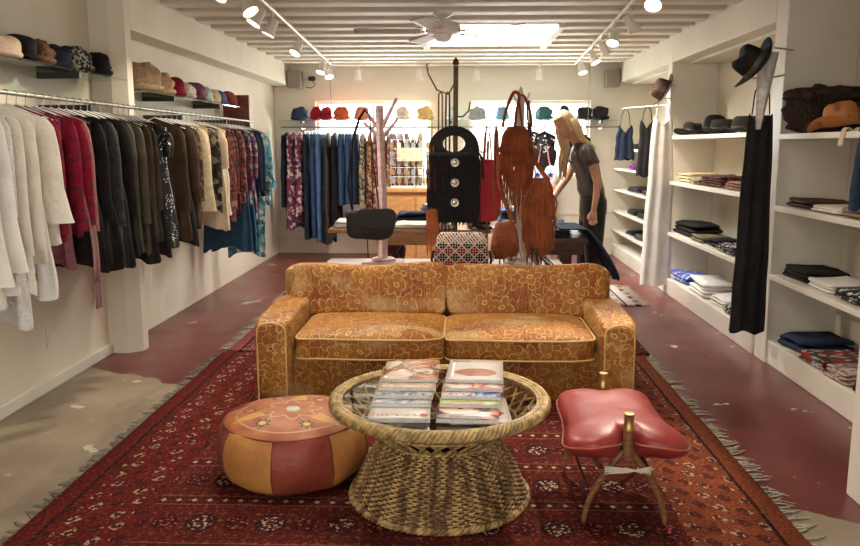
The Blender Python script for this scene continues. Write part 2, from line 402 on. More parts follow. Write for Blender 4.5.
# ------------------------------------------------------------------ rugs
def rug_material(name, x0, x1, base, base2, lb, rb, pale=(.62, .46, .30), cellx=.27, celly=.38, yoff=2.73, xoff=-1.24, side=.42):
    k = Mat(name, .95, .1)
    x, y, z = k.xyz()
    wob = (k.noise(2.0, 3) - .5)*.03
    X = x + wob; Y = y + (k.noise(1.7, 3) - .5)*.03
    def cell(ox, oy, sx, sy):
        a = ((X - ox)/sx + .5).fract() - .5; b = ((Y - oy)/sy + .5).fract() - .5
        return a*sx, b*sy
    kn = N(k.nt, k.voro(110, feature='F1').outputs['Distance'])
    speck = N(k.nt, k.voro(46).outputs['Distance'])
    ab = k.noise(1.1, 4).sm(.3, .7)
    col = k.mix(ab, base, base2)
    # fine all-over figure
    fx, fy = cell(0, 0, .045, .055)
    fig = ((fx.abs()*1.2 + fy.abs()) < .012)
    col = k.mix(fig*.45*(speck < .5), col, (.42, .16, .09))
    grd = ((fx.abs() > .0205).mx(fy.abs() > .0255))
    col = k.mix(grd*.45, col, (.05, .012, .012))
    # secondary medallions (dark), primary medallions (pale)
    sxx, syy = cell(xoff + cellx/2, yoff, cellx, celly)
    d2 = (sxx.abs()*1.0).mx(syy.abs()*.9).mx((sxx.abs() + syy.abs())*.68)
    col = k.mix((d2 < .050), col, (.05, .011, .012)); col = k.mix((d2 < .046)*(speck < .34), col, (.46, .10, .06))
    px, py = cell(xoff, yoff, cellx, celly)
    d1 = px.abs().mx(py.abs()*.85).mx((px.abs() + py.abs()*.9)*.70)
    col = k.mix((d1 < .060), col, (.045, .012, .014))
    col = k.mix((d1 < .046)*(N(k.nt, k.voro(62).outputs['Distance']) < .40), col, pale)
    col = k.mix((d1 < .012), col, base2)
    # narrow bands with small diamonds between rows
    _, by = cell(0, yoff + celly/2, 1, celly)
    bx, _ = cell(0, 0, .062, 1)
    band = by.abs() < .034
    col = k.mix(band*.75, col, (.075, .016, .016))
    col = k.mix((by.abs() < .040)*(by.abs() > .034)*.6, col, (.45, .17, .09))
    col = k.mix(((bx.abs()*1.1 + by.abs()) < .014), col, pale)
    # side borders with slanted rows of pale lozenges
    for (lo, hi, bc, sgn) in ((x0, x0+side, lb, 1), (x1-side, x1, rb, -1)):
        inb = (X > lo)*(X < hi)
        u = (X - lo); stp = .078
        row = (Y*.9/ .17).floor(); sl = Y + u*sgn*(-.35)
        a = ((u + ((sl/.105).floor().mod(2.0))*stp/2)/stp).fract() - .5; b = (sl/.105).fract() - .5
        loz = ((a.abs()*.75 + b.abs()) < .33); sel = (((u/ stp*.5 + .15).fract()) < .5)
        c2 = k.mix(k.noise(9, 4).sm(.3, .7)*.6, bc, tuple(q*.45 for q in bc))
        c2 = k.mix(loz*.8, c2, (.055, .014, .016)); c2 = k.mix(loz*((a.abs() + b.abs()) > .16)*sel*.75*(speck < .5), c2, pale)
        e1 = (u < .075) if sgn > 0 else (u > side-.075)
        c2 = k.mix(e1, c2, tuple(q*1.05 for q in bc)); e2 = (((u - .085).abs() < .008) if sgn > 0 else ((u - (side-.085)).abs() < .008))
        c2 = k.mix(e2, c2, (.03, .01, .012))
        col = k.mix(inb, col, c2)
    fleck = k.noise(70, 2); col = k.mix((fleck > .60)*.30, col, (.36, .14, .08)); col = k.mix((fleck < .42)*.45, col, (.03, .008, .010))
    col = k.mix(kn.sm(.1, .7)*.35, col, (.03, .008, .008))
    k.col(col); k.bump(kn*.5 + k.noise(40, 3), .4, .004); k.set('Specular IOR Level', .05)
    return k.m
FR = plain('rug_fringe_cotton', (.42, .36, .27), .9, nz=.5, nscale=60)
FRG = plain('grey_fringe_cotton', (.20, .185, .15), .9, nz=.5, nscale=60)
def rug(name, label, x0, x1, y0, y1, z, mat, fr_l, fr_r, seed=0):
    r = thing(name, label, 'rug', (0, 0, 0))
    def f(u, v):
        xx = x0 + (x1-x0)*u; yy = y0 + (y1-y0)*v
        w_ = .012*noise.noise(Vector((xx*.8, yy*1.7, seed))) if u in (0, 1) else .008*noise.noise(Vector((xx, yy*1.7, seed)))
        return Vector((xx + w_, yy, z))
    m = MB().grid(f, 20, 40)
    m.build('pile', mat, r, solid=.010)
    for side, fm in ((x0, fr_l), (x1, fr_r)):
        if not fm: continue
        g = MB(); sg = -1 if side == x0 else 1; yv = y0 + .03; rnd = random.Random(seed+3)
        while yv < y1 - .02:
            L = rnd.uniform(.04, .10) if fm is FR else rnd.uniform(.03, .07); dy = rnd.uniform(-.05, .05); wdt = rnd.uniform(.004, .010)
            clump = rnd.random() < .82
            if clump:
                p0 = Vector((side, yv, z)); p1 = Vector((side + sg*L*.5, yv+dy*.3, z*.4+.004)); p2 = Vector((side + sg*L, yv + dy, .004))
                g.tube([p0, p1, p2], [wdt, wdt*.9, wdt*.6], 5, flat=.35, axis=(0, 0, 1))
            yv += rnd.uniform(.010, .026)
        g.build('fringe', fm, r, kind='stuff', label='tangled pale cotton fringe' if fm is FR else 'flattened grey fringe')
    return r
RUG1 = rug_material('bokhara_wool', -1.62, 1.27, (.080, .011, .009), (.150, .024, .015), (.165, .018, .013), (.27, .068, .026))
RUG2 = rug_material('faded_rose_wool', -1.6, 1.6, (.30, .05, .06), (.22, .05, .06), (.42, .12, .12), (.20, .04, .04), cellx=.3, celly=.36, pale=(.7, .6, .5), side=.2)
RUG3 = rug_material('pale_kilim_wool', -1.75, 1.6, (.50, .40, .38), (.56, .47, .44), (.60, .52, .46), (.60, .53, .48), pale=(.7, .62, .52), side=.16)
rug('patterned_rug', 'large dark red medallion rug with orange right border under the wicker table', -1.62, 1.27, 1.2, 5.20, .0065, RUG1, FRG, FR, 1)
rug('patterned_rug', 'rose red rug with pale edging under and behind the sofa', -1.60, 1.32, 5.235, 6.85, .0065, RUG2, FR, None, 2)
rug('patterned_rug', 'washed-out pale rug on the floor below the clothes tables', -1.70, 1.66, 6.92, 7.95, .0065, RUG3, None, FR, 3)

# ------------------------------------------------------------------ sofa
sk_ = Mat('gold_floral_velvet', .48, .35)
uvx, uvy, _ = sk_.xyz('UV')
dist = (sk_.noise(5, 4) - .5)*.11
U = uvx + dist; V_ = uvy + (sk_.noise(6, 4) - .5)*.11
def flowers(scale, off, k=5):
    vec = sk_.vec(U + off, V_ + off*.7, 0.0)
    v = sk_.voro(scale, vec, dim='2D', rnd=.75)
    sub = sk_.nt.nodes.new('ShaderNodeVectorMath'); sub.operation = 'SUBTRACT'
    sk_.nt.links.new(vec, sub.inputs[0]); sk_.nt.links.new(v.outputs['Position'], sub.inputs[1])
    s = sk_.nt.nodes.new('ShaderNodeSeparateXYZ'); sk_.nt.links.new(sub.outputs[0], s.inputs[0])
    a = N(sk_.nt, s.outputs[0]); b = N(sk_.nt, s.outputs[1])
    d = (a*a + b*b).sqrt()*scale; th = b.atan2(a)
    return d, th
d, th = flowers(6.2, 0.0)
pet = ((th*2.5).cos().abs())*.22 + .20
line = (d - pet).abs() < .022
core = (d < .10)*(d > .05)
inpet = d < pet
d2, t2 = flowers(8.6, 4.3)
pet2 = ((t2*1.5).cos().abs())*.30 + .10
line2 = ((d2 - pet2).abs() < .024)*(1 - inpet)
in2 = (d2 < pet2)*(1 - inpet)
vn = (sk_.noise(3.0, 2, sk_.vec(U, V_, 0.0), dist=2.5)*9.0).fract(); vine = ((vn - .5).abs() < .045)*(1 - inpet)*(1 - in2)
str_ = sk_.noise(3, 4, sk_.vec(uvx*34, uvy*2.0, 0.0), rough=.7)
bg = sk_.mix(sk_.noise(3.2, 4).sm(.35, .68), (.22, .046, .005), (.34, .115, .012))
bg = sk_.mix(str_.sm(.47, .70)*.65, bg, (.50, .26, .05))
bg = sk_.mix(inpet*.35, bg, (.42, .20, .035)); bg = sk_.mix(in2*.30, bg, (.34, .15, .025))
ln = line.mx(line2).mx(core).mx(vine*.75)
c_ = sk_.mix(ln*.75, bg, (.66, .43, .14))
wearm = sk_.noise(1.7, 4, sk_.vec(uvx, uvy*1.6, 0.0)).sm(.54, .66)
c_ = sk_.mix(wearm*.55, c_, (.58, .41, .20))
sk_.col(c_); sk_.set('Sheen Weight', .2); sk_.set('Sheen Roughness', .4); sk_.set('Sheen Tint', (.9, .65, .3))
sk_.set('Roughness', 0.42 + str_*.25); sk_.bump(str_*.5 + sk_.noise(7, 3)*1.2 + ln*.3, .35, .012)
SOFA = sk_.m
PIPE = plain('gold_piping', (.66, .43, .16), .6)
S = thing('floral_sofa', 'gold and rust floral velvet two-seat sofa with worn patches on the rug', 'sofa', (-.07, 4.1, .012))
XA = 1.02
# frame: front rail and back box
MB().sq((0, .20, .145), (1.80, .22, .285), .12, .12, 40, 16, .008, 5).build('front_rail', SOFA, S, uv=True)
MB().sq((0, .55, .15), (1.75, .60, .26), .1, .1).build('base', SOFA, S, uv=True)
def backfn(p):
    if p.z > .1: p.z += .006*math.cos(p.x*2*PI/.95)
    return p
MB().sq((0, .86, .325), (2.07, .19, .625), .07, .08, 96, 48, .01, 4, fn=backfn).build('back_panel', SOFA, S, uv=True)
for s in (-1, 1):
    def armfn(p, s=s):
        if p.z > 0: p.x *= 1 + .10*max(0, p.z)/.24; p.z += .012*math.cos(p.y*5)
        else: p.x *= .98
        return p
    a = MB().sq((s*.938, .40, .245), (.19, .84, .475), .22, .20, 48, 26, .012, 5, fn=armfn).build('armrest', SOFA, S, uv=True)
    pp = []
    for i in range(25):
        t = i/24
        if t < .3: pp.append((-.078, -.026, .02 + t/.3*.40))
        elif t < .7: an = (t-.3)/.4*PI; pp.append((-.078*math.cos(an), -.026, .42 + .045*math.sin(an)))
        else: pp.append((.078, -.026, .42 - (t-.7)/.3*.40))
    MB().tube([(s*.938 + q[0], q[1]+.008, q[2]) for q in pp], .005, 6).build('piping', PIPE, a)
for s in (-1, 1):
    def cfn(p):
        if p.z > 0: p.z += .030*(1 - (p.x/.42)**2)*(1 - (p.y/.33)**2) - .006*math.cos(p.x*16)*(p.y < 0)
        if p.y < -.2: p.y -= .012*math.cos(p.x*5)
        return p
    c = MB().sq((s*.412, .315, .318), (.822, .63, .155), .30, .16, 64, 20, .014, 6, fn=cfn, seed=s).build('seat_cushion', SOFA, S, uv=True)
    for zz in (.372, .262):
        pp = []
        for i in range(60):
            u = 2*PI*i/60
            def sp(x, e): return math.copysign(abs(x)**e, x)
            yyv = .318*sp(math.sin(u), .16); xxv = .412*sp(math.cos(u), .16)
            if yyv < -.2: yyv -= .012*math.cos(xxv*5)
            pp.append((s*.412 + xxv*.992, .315 + yyv*.996, zz + .003*math.sin(xxv*20)))
        MB().tube(pp, .0055, 6, closed=True).build('piping', PIPE, c)
    def bfn(p, s=s):
        hx = p.x/.47
        if p.z > 0: p.z += .004*math.sin(hx*2.6 + s) - .013*math.cos(hx*PI)
        p.y += -.028*(1 - hx*hx)*(1 - (p.z/.2)**2)
        ang = -.22; y0 = p.y; z0 = p.z
        p.y = y0*math.cos(ang) - z0*math.sin(ang); p.z = y0*math.sin(ang) + z0*math.cos(ang)
        return p
    b = MB().sq((s*.485, .705, .515), (.975, .185, .325), .26, .14, 72, 30, .022, 6, fn=bfn, seed=s+4).build('back_cushion', SOFA, S, uv=True)
    pp = []
    for i in range(30):
        hx = -1 + 2*i/29; q = Vector((hx*.44, -.072, .120 - .03*abs(hx)**6))
        q.y += -.010*(1-hx*hx); q.z += .004*math.sin(hx*2.6 + s) - .020*math.cos(hx*PI)
        ang = -.22; y0 = q.y; z0 = q.z; q.y = y0*math.cos(ang) - z0*math.sin(ang); q.z = y0*math.sin(ang) + z0*math.cos(ang)
        pp.append(q + Vector((s*.475, .700, .515)))
    MB().tube(pp, .005, 6).build('piping', PIPE, b)

# ------------------------------------------------------------------ wicker coffee table
wkm = Mat('woven_wicker', .5, .4)
wx, wy, wz = wkm.xyz()
wan = wy.atan2(wx)
wn = wkm.noise(1.0, 4, wkm.vec(wan*9.0, wz*5.0, 0.0)) + (wkm.noise(30, 3) - .5)*.3
wkm.col(wkm.mix(wn.sm(.38, .62), (.58, .38, .16), (.15, .07, .028))); WICK = wkm.m
DWICK = plain('aged_wicker', (.26, .15, .06), .55, nz=.6, nscale=18)
LWICK = plain('honey_cane', (.60, .40, .16), .42, nz=.6, nscale=30)
T = thing('wicker_coffee_table', 'round wicker coffee table with braided rim and inset glass top', 'table', (-.07, 3.02, .012))
def prof(t):   # woven base, t 0 floor .. 1 waist
    return .354 - .125*t + .010*math.sin(t*PI), .012 + .240*t
m = MB(); NR = 28; NS = 96
for j in range(NR):
    t = j/(NR-1); r0, z0 = prof(t); ph = PI*(j % 2)
    m.tube([((r0 + .0055*math.cos(NS*a/2 + ph))*math.cos(a), (r0 + .0055*math.cos(NS*a/2 + ph))*math.sin(a), z0) for a in [2*PI*i/384 for i in range(384)]], .0046, 4, closed=True)
BASE = m.build('woven_base', WICK, T, auto=0)
m = MB()
for i in range(48):
    a = 2*PI*i/48 + .03
    m.tube([(prof(q/8)[0]*math.cos(a), prof(q/8)[0]*math.sin(a), prof(q/8)[1]) for q in range(9)], .005, 5)
m.build('stakes', DWICK, BASE, auto=0)
m = MB().lathe([(.340, .012), (.340, .02), (.215, .245), (.205, .245)], 48)
m.f = m.f[:-2]
m.build('inner_lining', plain('dark_reed', (.22, .13, .06), .9), BASE)
def braid(mb, r, z, n, amp, rad, ph0, flat=1.0, seg=5, res=300, zamp=None):
    mb.tube([((r + amp*math.cos(n*a + ph0))*math.cos(a), (r + amp*math.cos(n*a + ph0))*math.sin(a), z + (zamp or amp)*math.sin(n*a + ph0)) for a in [2*PI*i/res for i in range(res)]], rad, seg, closed=True)
m = MB()
for k in range(3): braid(m, .358, .013, 34, .008, .0075, 2*PI*k/3)
m.build('foot_braid', WICK, T, auto=0)
m = MB()
for k in range(2): braid(m, .229, .256, 26, .006, .006, PI*k)
m.build('waist_braid', LWICK, T, auto=0)
m = MB()
for k in range(4): braid(m, .424, .402, 36, .012, .0095, 2*PI*k/4, zamp=.015, res=420)
RIM = m.build('braided_rim', LWICK, T, auto=0)
m = MB()
for rr_, zz, th_ in ((.405, .414, .008), (.394, .411, .007)): m.tube([(rr_*math.cos(2*PI*i/96), rr_*math.sin(2*PI*i/96), zz) for i in range(96)], th_, 8, closed=True)
m.build('inner_hoop', LWICK, RIM, auto=0, label='pale cane hoops holding the glass')
m = MB(); NL = 30
for i in range(NL):
    for sg in (-1, 1):
        a0 = 2*PI*i/NL; pts = []
        for q in range(7):
            t = q/6; a = a0 + sg*.42*t; r_ = .229 + (.405-.229)*t**.9; pts.append((r_*math.cos(a), r_*math.sin(a), .258 + .127*t + .012*math.sin(t*PI)))
        m.tube(pts, .0055, 5)
m.tube([(.31*math.cos(2*PI*i/80), .31*math.sin(2*PI*i/80), .325) for i in range(80)], .005, 6, closed=True)
m.build('lattice', LWICK, T, auto=0, label='criss-cross cane lattice under the rim')
MB().lathe([(.0, .4005), (.392, .4005), (.392, .4075), (.0, .4075)], 64).build('glass_top', glassm('table_glass', (.94, .97, .95), .015, 1, 1.75), T)

# ------------------------------------------------------------------ magazines
PAPER = plain('page_edges', (.72, .70, .68), .6, nz=.2, nscale=80)
def cover(name, kind, cols, seed):
    k = Mat(name, .18, .5); x, y, z = k.xyz()
    b = k.ramp(k.noise(9, 4, k.vec(x+seed, y, 0.0), dist=.8), [(0, cols[0]), (.42, cols[0]), (.5, cols[1]), (.58, cols[2]), (1, cols[0])])
    if kind == 'face':
        d = ((x+.035)*(x+.035)*1.6 + (y+.04)*(y+.04)*3.4).sqrt(); b = k.mix((k.noise(9, 3, dist=1).sm(.4, .6)), (.10, .075, .07), (.32, .27, .25))
        b = k.mix((d < .095), b, (.74, .50, .38)); e = (((x.abs()-.03)*((x.abs()-.03))*3 + (y+.035)*(y+.035)*12).sqrt() < .020); b = k.mix(e, b, (.10, .05, .04))
        b = k.mix((x > .05)*(k.noise(12, 2, k.vec(x, y*3, 0.0)) > .5), b, (.75, .32, .30))
    if kind == 'arc':
        d = (x*x*.55 + (y-.07)*(y-.07)*3).sqrt(); b = k.mix((d < .09), (.64, .60, .54), b); b = k.mix(((d-.09).abs() < .006), b, (.12, .07, .05))
    if kind == 'figure':
        d = ((x-.01)*(x-.01)*1.2 + (y+.04)*(y+.04)*3).sqrt() + (k.noise(16, 3)-.5)*.06; b = k.mix((d < .095), (.54, .50, .45), (.34, .12, .05)); b = k.mix((d < .035), b, (.30, .09, .04))
    k.col(b); return k.m
COV = {
 'arc': cover('magazine_cover_dial', 'arc', [(.30, .10, .07), (.55, .35, .15), (.75, .60, .45)], 1),
 'face': cover('magazine_cover_portrait', 'face', [(.2, .15, .13)]*3, 2),
 'fig': cover('magazine_cover_figure', 'figure', [(.8, .76, .7)]*3, 3),
 'skin': cover('magazine_cover_group', 'n', [(.60, .54, .46), (.45, .26, .16), (.62, .44, .30)], 4),
 'brown': cover('magazine_cover_brown', 'n', [(.62, .52, .40), (.16, .05, .025), (.45, .20, .10)], 5),
 'grey': cover('magazine_cover_grey', 'n', [(.46, .47, .52), (.20, .22, .30), (.58, .54, .46)], 6),
 'blue': cover('magazine_cover_blue', 'n', [(.46, .50, .60), (.05, .08, .32), (.70, .50, .45)], 7),
 'green': cover('magazine_cover_lime', 'n', [(.62, .60, .50), (.50, .60, .10), (.45, .30, .25)], 8),
 'red': cover('magazine_cover_red', 'n', [(.62, .56, .50), (.48, .06, .05), (.70, .45, .35)], 9)}
RED = plain('red_print', (.55, .05, .06), .4); BLK = plain('black_print', (.03, .03, .035), .4); BLU = plain('blue_print', (.05, .10, .35), .4)
def strokes(kind):
    m = MB(); z0 = .0002
    if kind == 'red':   # masthead strokes as far as the photo shows them
        for i, (dx, sl) in enumerate([(-.095, .3), (-.08, -.2), (-.062, .5), (-.045, -.5), (-.01, -.6), (.03, .6), (.058, -.55)]):
            m.tube([(dx - sl*.008, -.125, z0), (dx + sl*.008, -.098, z0)], .0022, 4, flat=.1, axis=(0, 0, 1))
        for i in range(7):
            a = i*PI/7; m.tube([(.092-.016*math.cos(a), -.11-.018*math.sin(a), z0), (.092+.016*math.cos(a), -.11+.018*math.sin(a), z0)], .0035, 4, flat=.08, axis=(0, 0, 1))
    if kind == 'heading':
        for i in range(8): m.box(-.10+i*.0095, -.093+i*.0095, .118, .130, z0-.0002, z0)
    if kind == 'band':
        for i, ww in enumerate((.014, .005, .008, .012, .012, .005, .012)): m.box(-.085+i*.026, -.085+i*.026+ww, -.132, -.116, z0-.0002, z0)
    return m
def magazine(label, group, loc, rz, th, cov, print_=None, pm=None):
    r = thing('magazine', label, 'magazine', loc, rz, group)
    MB().box(-.112, .112, -.142, .142, 0.0006, th-.0006).build('pages', PAPER, r, smooth=False)
    def f(u, v): return Vector((-.114+.228*u, -.145+.29*v, th + .0015*math.sin(u*PI)))
    MB().grid(f, 8, 8).build('cover', COV[cov], r, solid=.0006)
    MB().box(-.114, .114, -.145, .145, 0, .0006).build('back_cover', PAPER, r, smooth=False)
    if print_:
        o = strokes(print_); o.v = [(a, b, c+th+.0021) for a, b, c in o.v]; o.build('masthead', pm, r, label='printed masthead strokes')
    return r
G1 = 'magazines fanned in the left pile on the glass'; G2 = 'magazines fanned in the right pile on the glass'
z0 = .4205
L1 = [('white magazine with a dark dial picture and red strokes, front bottom of left pile', 'arc', 'red', RED, .016),
      ('thin grey magazine second from the front in the left pile', 'grey', None, None, .012),
      ('pale magazine with faint rows of lettering, mid left pile', 'grey', 'band', BLK, .012),
      ('magazine with skin-toned faces on its cover, upper left pile', 'skin', None, None, .014),
      ('magazine with a brown oval figure on top of left pile at the back', 'brown', None, None, .012)]
zz = z0
for i, (lb, cv, pr, pm, th) in enumerate(L1):
    magazine(lb, G1, (-.215 + .006*i - .003*(i % 2), 2.868 + (0, .118, .170, .222, .285)[i], zz), R(1 - 1.5*(i % 3)), th, cv, pr, pm); zz += th + .003
L2 = [('magazine with a dark-haired face on its cover, front bottom of right pile', 'face', None, None, .016),
      ('lime-edged magazine second from the front in the right pile', 'green', None, None, .012),
      ('blue and white magazine with blocky letters, mid right pile', 'blue', 'band', BLU, .012),
      ('red-lettered cream magazine near the top of right pile', 'red', None, None, .012),
      ('white magazine with a rust brown figure and small heading, topmost of right pile', 'fig', 'heading', BLK, .012)]
zz = z0 + .006
for i, (lb, cv, pr, pm, th) in enumerate(L2):
    magazine(lb, G2, (.045 + .008*i, 2.850 + (0, .118, .170, .222, .285)[i], zz), R(-3 + 1.2*(i % 2)), th, cv, pr, pm); zz += th + .003
o = magazine('white card-backed magazine sticking out under the right pile', G2, (.085, 2.862, .4200), R(2), .005, 'fig', None, None)

# ------------------------------------------------------------------ leather pouf
pk = Mat('patchwork_leather', .5, .4); x, y, z = pk.xyz()
ang = y.atan2(x); seg8 = ((ang/(PI/4) + .35).floor().mod(2.0)); rr = (x*x + y*y).sqrt()
tan_ = pk.mix(pk.noise(5, 5).sm(.3, .7), (.56, .26, .075), (.40, .15, .04)); red_ = pk.mix(pk.noise(6, 5).sm(.3, .7), (.30, .060, .035), (.22, .035, .022))
side_ = pk.mix(seg8, red_, tan_)
seam = (((ang/(PI/4) + .35).fract() - .5).abs() > .488)
side_ = pk.mix(seam, side_, (.12, .04, .02))
a12 = ((ang/(PI/3) + .2).fract() - .5).abs()
tri = (a12*2.0 + (rr - .15)*3.5) < .42
top_ = pk.mix(pk.noise(8, 5).sm(.35, .65), (.36, .090, .040), (.48, .17, .06))
top_ = pk.mix(tri*(rr > .13)*(((ang/(PI/3) + .2).floor().mod(2.0)) > .5), top_, (.62, .32, .09))
star = ((rr - .105 - .02*(ang*8.0).cos()).abs() < .007).mx((rr - .235).abs() < .004).mx((a12 > .485)*(rr < .235))
top_ = pk.mix(star, top_, (.52, .30, .14)); cx = ((ang/(PI/3) + .7).fract() - .5)*(PI/3)*rr; dd = (cx*cx + (rr-.185)*(rr-.185)).sqrt()
th2 = (rr-.185).atan2(cx); top_ = pk.mix((dd < .028 + .007*(th2*7.0).cos()), top_, (.08, .055, .03)); top_ = pk.mix((dd < .016 + .004*(th2*7.0).cos()), top_, (.66, .40, .14))
istop = (z > .245)*(rr < .29)
pk.col(pk.mix(istop, side_, top_)); pk.bump(pk.noise(7, 5, dist=.6)*1.5 + seam*(-1.0), .5, .012)
POUF = pk.m
P = thing('leather_pouf', 'round patchwork leather pouf in rust and tan with a star-stitched top', 'pouf', (-.71, 3.21, .012), R(12))
def pf(p, a, r, z):
    n1 = noise.noise(Vector((math.cos(a)*2.2, math.sin(a)*2.2, z*9)))
    s = 1 + .045*n1*(r > .1); seg_ = .012*abs(math.cos(a*4 + .3))*(.06 < z < .27)
    return Vector((p.x*s*(1+seg_), p.y*s*(1+seg_), p.z + .012*noise.noise(Vector((p.x*6, p.y*6, 1)))*(z > .05)))
MB().lathe([(.0, .004), (.20, .002), (.265, .012), (.305, .045), (.322, .10), (.322, .16), (.312, .21), (.290, .245), (.27, .259), (.22, .272), (.15, .284), (.08, .288), (.03, .287), (0.0, .287)], 96, fn=pf).build('body', POUF, P)
MB().tube([(.287*math.cos(a), .287*math.sin(a), .252) for a in [2*PI*i/72 for i in range(72)]], .004, 6, closed=True).build('welt', plain('red_leather_cord', (.25, .05, .03), .5), P)
MB().lathe([(.0, .289), (.03, .289), (.034, .284), (.03, .281), (0, .281)], 20).build('centre_patch', plain('white_hide', (.72, .66, .58), .7, nz=.3), P, label='small white centre patch')

# ------------------------------------------------------------------ camel saddle stool
lk = Mat('red_leather', .40, .45); lk.col(lk.mix(lk.noise(4, 4).sm(.3, .7), (.34, .040, .036), (.24, .024, .024))); lk.bump(lk.noise(9, 4, dist=.8) + lk.noise(90, 2)*.12, .22, .01)
CW = woodm('carved_beech', (.27, .125, .05), (.15, .062, .024))
BR = plain('aged_brass', (.50, .34, .13), .35, metal=.85, nz=.3)
ROPE = plain('white_cord', (.68, .60, .46), .8)
ST = thing('camel_saddle_stool', 'camel saddle stool with red leather cushion, brass caps and curved wooden legs', 'stool', (.63, 3.02, .012), R(0))
out = [(0, -.215), (.020, -.245), (.042, -.310), (.13, -.335), (.185, -.318), (.226, -.265), (.234, -.20), (.216, -.11), (.200, 0), (.196, .10), (.200, .20), (.198, .27), (.16, .305), (.09, .305), (.035, .28), (0, .235)]
full = out + [(-x_, y_) for x_, y_ in reversed(out[1:-1])]
def smoothpoly(p, n=3):
    for _ in range(n):
        q = []
        for i in range(len(p)):
            a = p[i]; b = p[(i+1) % len(p)]; q += [(a[0]*.75+b[0]*.25, a[1]*.75+b[1]*.25), (a[0]*.25+b[0]*.75, a[1]*.25+b[1]*.75)]
        p = q
    return p
ol = smoothpoly(full, 2); K = len(ol)
m = MB(); rings = [(.02, 1, 0), (.25, 1, 0), (.5, 1, 0), (.7, 1, 0), (.84, 1, 0), (.93, 1, 0), (.965, 1, 0), (.99, 1, 0), (1.0, 0, 0), (.99, -1, 0), (.965, -1, 0), (.93, -1, 0), (.8, -1, 0), (.5, -1, 0), (.02, -1, 0)]
def cush(i, j):
    s_, sgn, _ = rings[j]; x_, y_ = ol[i % K]; an = math.atan2(y_/.31, x_/.215)
    ex = .212*math.copysign(abs(math.cos(an))**.62, math.cos(an)); ey = .300*math.copysign(abs(math.sin(an))**.62, math.sin(an)); wt = s_**3
    px_ = (x_*wt + ex*(1-wt))*s_; py_ = (y_*wt + ey*(1-wt))*s_ - .01
    h = .076*(max(0, 1 - s_**5))**.5
    z_ = .306 + (h if sgn >= 0 else -h*.95)
    z_ += .030*(abs(py_)/.3)**2 - .018*(abs(px_)/.22)**2*1 + .006*noise.noise(Vector((px_*9, py_*9, 2)))
    return Vector((px_, py_, z_))
vs = [cush(i, j) for j in range(len(rings)) for i in range(K)]
fs = [(j*K+i, j*K+(i+1) % K, (j+1)*K+(i+1) % K, (j+1)*K+i) for j in range(len(rings)-1) for i in range(K)] + [tuple(range(K)), tuple(range((len(rings)-1)*K, len(rings)*K))]
CU = m.add(vs, fs).build('cushion', lk.m, ST, sub=1, auto=0)
MB().tube([cush(i, 8)*1.0 for i in range(K)], .0045, 6, closed=True).build('piping', plain('pale_piping', (.38, .10, .07), .5), CU)
for sy in (-1, 1):
    yb = -.265 if sy < 0 else .25
    MB().tube([(0, yb, .27), (0, yb-.0*sy, .37), (0, yb, .40)], [.022, .019, .017], 14).build('post', CW, ST)
    MB().lathe([(.018, .375), (.021, .378), (.021, .395), (.0185, .40), (.0185, .432), (.020, .436), (.019, .444), (.0, .446)], 20, (0, yb, 0)).build('brass_cap', BR, ST)
    for sx in (-1, 1):
        pts = [(sx*-.012, yb, .345), (sx*.03, yb+.004, .27), (sx*.075, yb+.008, .215), (sx*.125, yb+.012, .13), (sx*.150, yb+.012, .05), (sx*.152, yb+.010, .002)]
        l_ = MB().tube(pts, [.012, .015, .0155, .014, .012, .011], 10, flat=.8).build('leg', CW, ST, sub=1)
        MB().tube([(sx*.075, yb-.014, .215), (sx*.075, yb-.020, .215)], .005, 8).build('stud', BR, l_)
    rp = MB()
    for q in range(4):
        rp.tube([(-.085, yb-.012, .215+q*.009), (0, yb-.022, .226+q*.004), (.085, yb-.012, .243-q*.009)], .0032, 5)
    rp.tube([(-.08, yb+.014, .20), (0, yb+.02, .225), (.08, yb+.014, .20)], .0032, 5)
    rp.build('cord_lashing', ROPE, ST, label='white cord wound between the legs')
for sx in (-1, 1):
    MB().tube([(sx*.085, -.255, .213), (sx*.10, 0, .200), (sx*.085, .245, .213)], .011, 8).build('side_rail', CW, ST)
MB().tube([(-.16, .10, .245), (-.145, .0, .16), (-.128, -.2, .125)], .006, 6).build('strap', plain('dark_leather_strap', (.10, .03, .02), .6), ST)

# ------------------------------------------------------------------ console behind the sofa
CONM = plain('limed_grey_wood', (.56, .50, .46), .5, nz=.25, nscale=6)
CN = thing('console_table', 'low pale grey console table standing against the back of the sofa', 'table', (-.06, 5.42, .012))
MB().box(-.88, .80, -.27, .27, .555, .588).build('table_top', CONM, CN, smooth=False, bevel=.005)
MB().box(-.82, .74, -.22, .22, .48, .555).build('apron', CONM, CN, smooth=False)
for sx, sy in ((-.79, -.19), (-.79, .19), (.71, -.19), (.71, .19)):
    MB().box(sx-.025, sx+.025, sy-.025, sy+.025, 0, .50).build('leg', CONM, CN, smooth=False)
ZT = .6005
